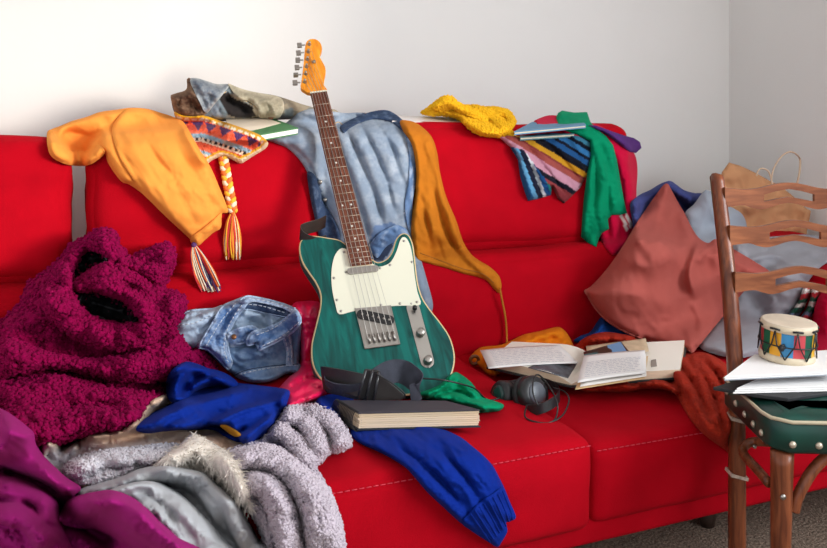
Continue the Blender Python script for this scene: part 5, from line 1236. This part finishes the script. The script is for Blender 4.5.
drape('hood', None, None, [(166,390),(167,378),(171,371),(178,365),(187,361.5),(198,364),(208,368),(217,370),(228,374.5),(238,383),(232,388),(218,386),(204,388),(192,394),(184,402),(174,404),(168,398)], M_royal, D=.05, R=6, parent=bsht.o, tent=8, folds=[(.06,6,[(172,398),(178,382),(192,370),(212,372)],1), (.05,6,[(186,394),(198,384),(216,378),(234,384)],1)], tubes=[(0.06,6,[(172,374),(188,368),(206,372),(230,384)]), (0.06,6,[(172,392),(180,380),(194,376)]), (0.045,6,[(188,388),(204,380),(222,382)])])
drape('body', None, None, [(136,430),(142,421),(151,415),(170,405),(190,397),(214,392),(236,386),(252,385),(277,387.5),(289.5,391),(287.5,402),(283.5,412),(276.5,424),(269,433.5),(260,440.5),(251,445.5),(242,443.5),(236,436),(226,428),(212,426),(196,429),(165,431.5),(148,433.5)], M_royal, D=.04, R=5, parent=bsht.o, tent=8, folds=[(.07,9,[(140,430),(176,412),(214,400),(256,390)],1), (.07,8,[(206,428),(244,411),(286,400)],1), (.05,7,[(240,442),(258,428),(280,412)],1)],
    tubes=[(0.06,8,[(142,428),(172,412),(210,398),(250,388),(284,392)]), (0.06,8,[(166,428),(200,414),(240,402),(282,398)]), (0.06,7,[(204,424),(236,414),(276,404)]), (0.0675,7,[(228,428),(250,420),(278,410)]), (0.06,6,[(240,440),(256,428),(274,418)])], wr=[(.006,8,2.4,-15)])
drape('lining_patch', 'yellow lining', None, [(220,426),(226,425),(234,429),(241,434.5),(237,437),(230,434)], plain('yellow lining', (224, 160, 40), .8), D=.012, R=2, res=1.4, parent=bsht.o, base=False)
M_she = fabric('lilac grey sherpa', (190, 180, 190), .95, .09, 300, .6, .12, 30, dist=.004)
sh = drape('sherpa_blanket', 'lilac grey sherpa blanket bunched on the seat and hanging over its front edge', 'blanket',
    [(214,458),(226,450),(240,446),(256,441),(266,434),(275,424),(285,409),(293,405),(304,404.5),(316,402.5),(327,403),(335,407),(342,418),(347,428),(351,438),(350.5,447),(340,452),(329,455),(322,462),(317,467),(322,478),(329,488),(336,506),(342,525),(345,548),(346,560),(268,560),(262,536),(250,512),(236,490),(222,474)],
    M_she, D=.05, R=9, res=1.8, tent=40,
    tubes=[(0.0825,10,[(280,416),(298,418),(314,432),(320,456)]), (0.0825,10,[(270,430),(286,434),(300,450),(310,466)]), (0.075,9,[(304,408),(324,416),(338,432),(342,448)])], wr=[(.008,12,1.8,50)])
sh2 = drape('hanging_fold', None, None, [(222,462),(232,452),(250,446),(266,444),(284,450),(302,464),(318,478),(329,492),(336,508),(342,525),(345.5,548),(346,560),(270,560),(262,536),(250,512),(236,490)], M_she, D=.05, R=9, res=1.8, tent=10, parent=sh.o,
    tubes=[(0.09,13,[(238,460),(268,456),(296,476),(314,512),(322,556)]), (0.09,12,[(244,482),(266,486),(282,512),(290,556)]), (0.075,11,[(300,476),(322,500),(334,530),(338,556)])], wr=[(.008,12,1.8,50)])
blobs(sh, 'sherpa_tufts', 6500, .0028, M_she, seed=14); blobs(sh2, 'sherpa_tufts', 6000, .0028, M_she, seed=15)
M_fur = fabric('cream fur', (224, 216, 206), .95, .12, 120, .6, .2, 40, dist=.006)
fu = drape('fur_collar', 'cream fur trim strip between the sherpa blanket and the grey jersey', 'fur trim',
    [(150,470),(160,460),(168,453),(180,444),(191,433.5),(198,435),(206,438.5),(217,445),(228,452),(235,460),(240,470),(244,484),(248,498),(252,510),(246,512),(238,506),(226,496),(214,482),(200,474),(180,470)],
    M_fur, D=.06, R=8, res=1.8, tubes=[(0.06,10,[(186,438),(208,454),(226,474),(244,502)]), (0.06,9,[(160,464),(178,454),(194,442)])])
rnd = random.Random(11); m = MB()
for i in range(3400):
    x = rnd.uniform(150, 252); y = rnd.uniform(432, 512)
    p = fu.front(x, y, -.001)
    if p is None: continue
    d = (RIGHT*(rnd.gauss(.4, .5)+(x-205)*.008)+UP*rnd.gauss(-.1, .5)-FWD*rnd.uniform(.0, .6)).normalized(); L = rnd.uniform(.008, .018); s = d.cross(FWD).normalized()*.0007
    q = p+d*L*.6; e = p+d*L+Vector((0, 0, -.003)); k = len(m.v); m.v += [p-s, p+s, q+s*.7, q-s*.7, e]; m.f += [[k, k+1, k+2, k+3], [k+3, k+2, k+4]]
hairs = m.build('fur', M_fur, fu.o, True); hairs['kind'] = 'stuff'
M_jer = fabric('pale grey jersey', (170, 173, 177), .9, .07, 500, .3, .06, 14)
gj = drape('grey_jersey', 'pale grey jersey sweatshirt lying in soft folds in front of the fur trim', 'clothing',
    [(66,498),(80,489),(96,484),(120,477),(136,470),(150,466.5),(166,466),(186,468),(204,473),(218,484),(228,494),(238,504),(248,520),(258,538),(270,560),(170,560),(140,545),(110,520),(90,508)],
    M_jer, D=.06, R=7, tubes=[(0.075,11,[(110,484),(146,474),(180,476),(206,492),(226,520)]), (0.075,10,[(184,472),(210,484),(232,512),(250,548)]), (0.045,8,[(76,494),(100,490),(126,484)])], wr=[(.006,12,2,30)])
drape('front_fold', None, None, [(86,500),(104,492),(126,484),(148,481),(168,486),(186,498),(202,514),(220,534),(236,560),(170,560),(140,545),(110,520)], M_jer, D=.06, R=8, parent=gj.o, tent=8, tubes=[(0.075,13,[(100,500),(132,490),(158,492),(182,512),(206,548)]), (0.075,10,[(130,506),(152,508),(172,528),(190,556)])], wr=[(.006,12,2,30)])
M_mag = fabric('magenta purple cotton', (144, 26, 102), .85, .06, 500, .3, .1, 8)
pu = drape('purple_blanket', 'magenta purple cloth heaped in the lower left corner nearest the viewer', 'cloth',
    [(-10,402),(-2,407),(8,412),(18,419),(28,427),(34,433),(36,444),(44,456),(54,466),(66,477),(80,487),(76,496),(96,492),(112,490.5),(131,497),(146,508),(160,522),(176,536),(204,562),(-10,562)],
    M_mag, D=.10, R=14, tent=60, folds=[(-.10,12,[(54,496),(66,512),(90,530),(120,545)])], wr=[(.012,22,2,30)])
drape('upper_fold', None, None, [(-10,402),(-2,407),(8,412),(18,419),(28,427),(34,433),(36,444),(44,456),(54,466),(66,477),(80.5,487),(76,494),(64,496),(48,486),(28,477),(8,471),(-10,468)], M_mag, D=.08, R=10, parent=pu.o, tent=10, tubes=[(0.075,16,[(-6,416),(16,430),(32,456),(60,482)]), (0.075,14,[(-6,444),(20,458),(52,478),(76,489)])])
drape('lower_fold', None, None, [(-10,478),(10,476),(30,482),(48,491),(58,504),(60,522),(70,562),(-10,562)], M_mag, D=.06, R=10, parent=pu.o, tent=10, tubes=[(0.075,13,[(-6,486),(24,490),(46,502),(52,526)]), (0.075,13,[(-6,512),(26,518),(50,548)])])
drape('right_fold', None, None, [(60,522),(62,508),(70,499),(82,494.5),(96,491.5),(112,490),(131,496.5),(146,507.5),(160,521.5),(176,535.5),(204,562),(150,562),(124,544),(98,530),(76,528)], M_mag, D=.08, R=10, parent=pu.o, tent=10, tubes=[(0.09,16,[(66,512),(92,502),(122,506),(150,528),(186,560)])])

# ---- in front of the guitar: blue sleeve, green cloth, sketchbook, strap
bl = drape('blue_sweatshirt', 'royal blue sweatshirt sleeve hanging over the front edge of the seat', 'clothing',
    [(350,431),(352,424),(358,420),(378,418),(410,422),(432,426),(448,431),(462,438),(472,446),(484,456),(493,466),(499,477),(504,487),(510,502),(516,517),(511,521),(506,523),(507.5,531),(503,540),(497.5,547),(490,543),(482,538),(470,530),(457,520),(443,507),(428,493),(416,479),(407,469),(397,462),(385,455),(372,449),(361,444),(353,438)],
    M_royal, D=.018, R=4, res=1.7,
    tubes=[(.028,10,[(380,432),(418,446),(450,474),(478,512),(490,534)]), (.028,9,[(410,428),(444,442),(472,470),(492,504),(504,520)]), (.024,9,[(362,438),(396,454),(426,482),(454,508),(478,532)]), (.02,8,[(440,432),(470,452),(490,478),(502,502)])], wr=[(.006,8,2.6,48)])
cf = drape('cuff', None, None, [(462,523),(470,512),(480,502),(492,494),(503,488),(510,502),(516,517),(511,521),(506,523),(507.5,531),(503,540),(497.5,547),(490,543),(482,538),(472,531)], M_royal, D=.008, R=3, res=1.5, tent=6, parent=bl.o, back=0)
seam(cf, 'rib', [[(467+k*4.0,524-k*4.6+.0),(486+k*2.4-6,536-k*4.4)] for k in range(8)] if False else [[(470+k*4.6,513-k*3.2),(481+k*4.2,529-k*2.6),(490+k*3.2,542-k*3.2)] for k in range(8)], M_royal, .0018, .0006)
gc = drape('green_cloth', 'small crumpled green cloth on the seat to the right of the guitar base', 'cloth',
    [(416,397),(420,392.5),(430,389),(440,384.5),(448,377),(455,372),(462,375),(471,382),(478,391),(486,398),(495,401),(504,405),(500,410.5),(490,412),(480,412.5),(465,407),(448,402),(430,400.5)],
    M_grn, D=.035, R=4, res=1.5, tubes=[(.045,5,[(420,396),(442,388),(462,386),(480,398)]), (.045,5,[(446,380),(458,378),(472,388)]), (.04,4,[(432,399),(456,396),(480,404),(500,407)]), (.04,4,[(450,402),(470,402),(490,410)])], wr=[(.012,6,2,10)])
drape('body', None, None, [(316,402),(322,396),(338,394),(354,400),(358,420),(346,422),(334,412),(324,408)], M_royal, D=.03, R=4, parent=bl.o, skip=('guitar',))
SKQ = [(358,412.5),(480,409.5),(446,400.5),(337,400)]
M_sk = plain('charcoal sketchbook cover', (58, 54, 62), .6, var=.1)
zt = .418; Q = [atZ(x, y, zt) for x, y in SKQ]; c = sum(Q, Vector())/4; th = .034
sk = empty('sketchbook', c-dz*th, 'thick spiral sketchbook with charcoal cover lying on the seat front of the guitar', 'sketchbook')
m = MB(); m.hexa([p-dz*.003 for p in Q], Q); m.build('front_cover', M_sk, sk, bevel=.0008, base=True)
rnd = random.Random(5)
for k in range(7):
    s = .994-rnd.uniform(0, .02); z1 = .0035+k*(th-.007)/7; z2 = .0035+(k+1)*(th-.007)/7-.0007; of = (Q[1]-Q[0]).normalized()*rnd.uniform(-.002, .002)
    q_ = rnd.randint(0, 22); m = MB(); m.hexa([c+(p-c)*s+of-dz*z2 for p in Q], [c+(p-c)*s+of-dz*z1 for p in Q]); m.build('pages', plain('cream pages %d' % k, (234-q_, 212-q_, 182-int(q_*1.2)), .85, var=.1, vscale=30, stretch=(1, 1, 60)), sk)
m = MB(); m.hexa([c+(p-c)*1.01-dz*th for p in Q], [c+(p-c)*1.01-dz*(th-.003) for p in Q]); m.build('back_cover', plain('dark back cover', (38, 44, 56), .6), sk, bevel=.0008, base=True)
for k in range(16):
    t = (k+.5)/16; p = Q[0].lerp(Q[3], t); x = (Q[0]-Q[1]).normalized()
    ring = [p-dz*th*.5+x*(.001+.009*math.cos(a))+dz*(th*.56*math.sin(a)) for a in [2*PI*q/16 for q in range(16)]]
    m = MB(); m.tube(ring, .0011, 6, closed=True); m.build('spiral_ring', M_black, sk, True)
# guitar strap
M_leath = plain('black leather strap', (42, 38, 37), .42, var=.2, vscale=60)
M_web = fabric('black webbing', (74, 77, 88), .7, .03, 500, .6, .2, 60, kind='wave')
sp0 = atZ(372, 398, .42)
st_ = empty('guitar_strap', sp0, 'black guitar strap with buckle curled in front of the guitar on the sketchbook', 'strap')
def band(name, pts, wid, mat, th_=.003, parent=None):
    P = spline([atW(*p[:3]) for p in pts], n=8); n = len(P); W_ = []; N_ = []
    for i in range(n):
        t = (P[min(i+1, n-1)]-P[max(i-1, 0)]).normalized(); f = i/(n-1)*(len(pts)-1); a = int(min(f, len(pts)-2)); fr = f-a
        tl = pts[a][3]*(1-fr)+pts[a+1][3]*fr
        u = (UP*math.cos(tl)+(-FWD)*math.sin(tl)); u = (u-t*u.dot(t)).normalized(); W_.append(u*wid); N_.append(u.cross(t).normalized())
    m = MB(); m.strip(P, W_, N_, th_); return m.build(name, mat, parent or st_, True, bevel=.0006)
band('leather_end', [(371,387,1.705,-.25),(358,384.5,1.715,-.25),(346,381.5,1.73,-.15),(334,379,1.745,-.05),(326,377.5,1.755,.0),(323.5,378,1.765,.0)], .044, M_leath, .004)
band('webbing_strap', [(323.8,380,1.77,.1),(326,385.5,1.75,.6),(336,389.5,1.73,.7),(350,392,1.715,.5),(362,392,1.705,.2)], .036, M_web)
band('webbing_strap', [(370,386,1.71,-.2),(380,378,1.73,-.4),(392,371.5,1.75,-.55),(402,371.5,1.755,-.5),(411,377,1.74,-.3),(417,384,1.73,-.1),(417.5,391,1.72,.2),(410,394,1.715,.4)], .046, M_web)
m = MB()
bq = [(365,369.5),(380,371.5),(374.5,402),(357,398.5)]
fr_ = [atW(x, y, 1.692) for x, y in bq]; m.prism(fr_, FWD*.008)
bk_ = m.build('buckle', M_black, st_, bevel=.0022)
m = MB()
for s in (.06, .5, .94): m.tube([fr_[0].lerp(fr_[1], s)-FWD*.002, fr_[3].lerp(fr_[2], s)-FWD*.002], .0032, 8)
m.build('buckle_bar', plain('glossy black bar', (40, 41, 45), .25), bk_, True)
m = MB(); Q2 = [atW(x, y, 1.696) for x, y in ((378,373),(405,395.5),(402,400),(373,401))]; m.prism(Q2, FWD*.004); m.build('leather_tip', M_leath, st_, bevel=.001)
m = MB(); m.tube(spline([atW(375,373,1.688), atW(390,382,1.686), atW(401,390,1.686), atW(405,395,1.688), atW(404,399,1.69)], n=6), .0014, 6); m.build('strap_cord', M_black, st_, True)
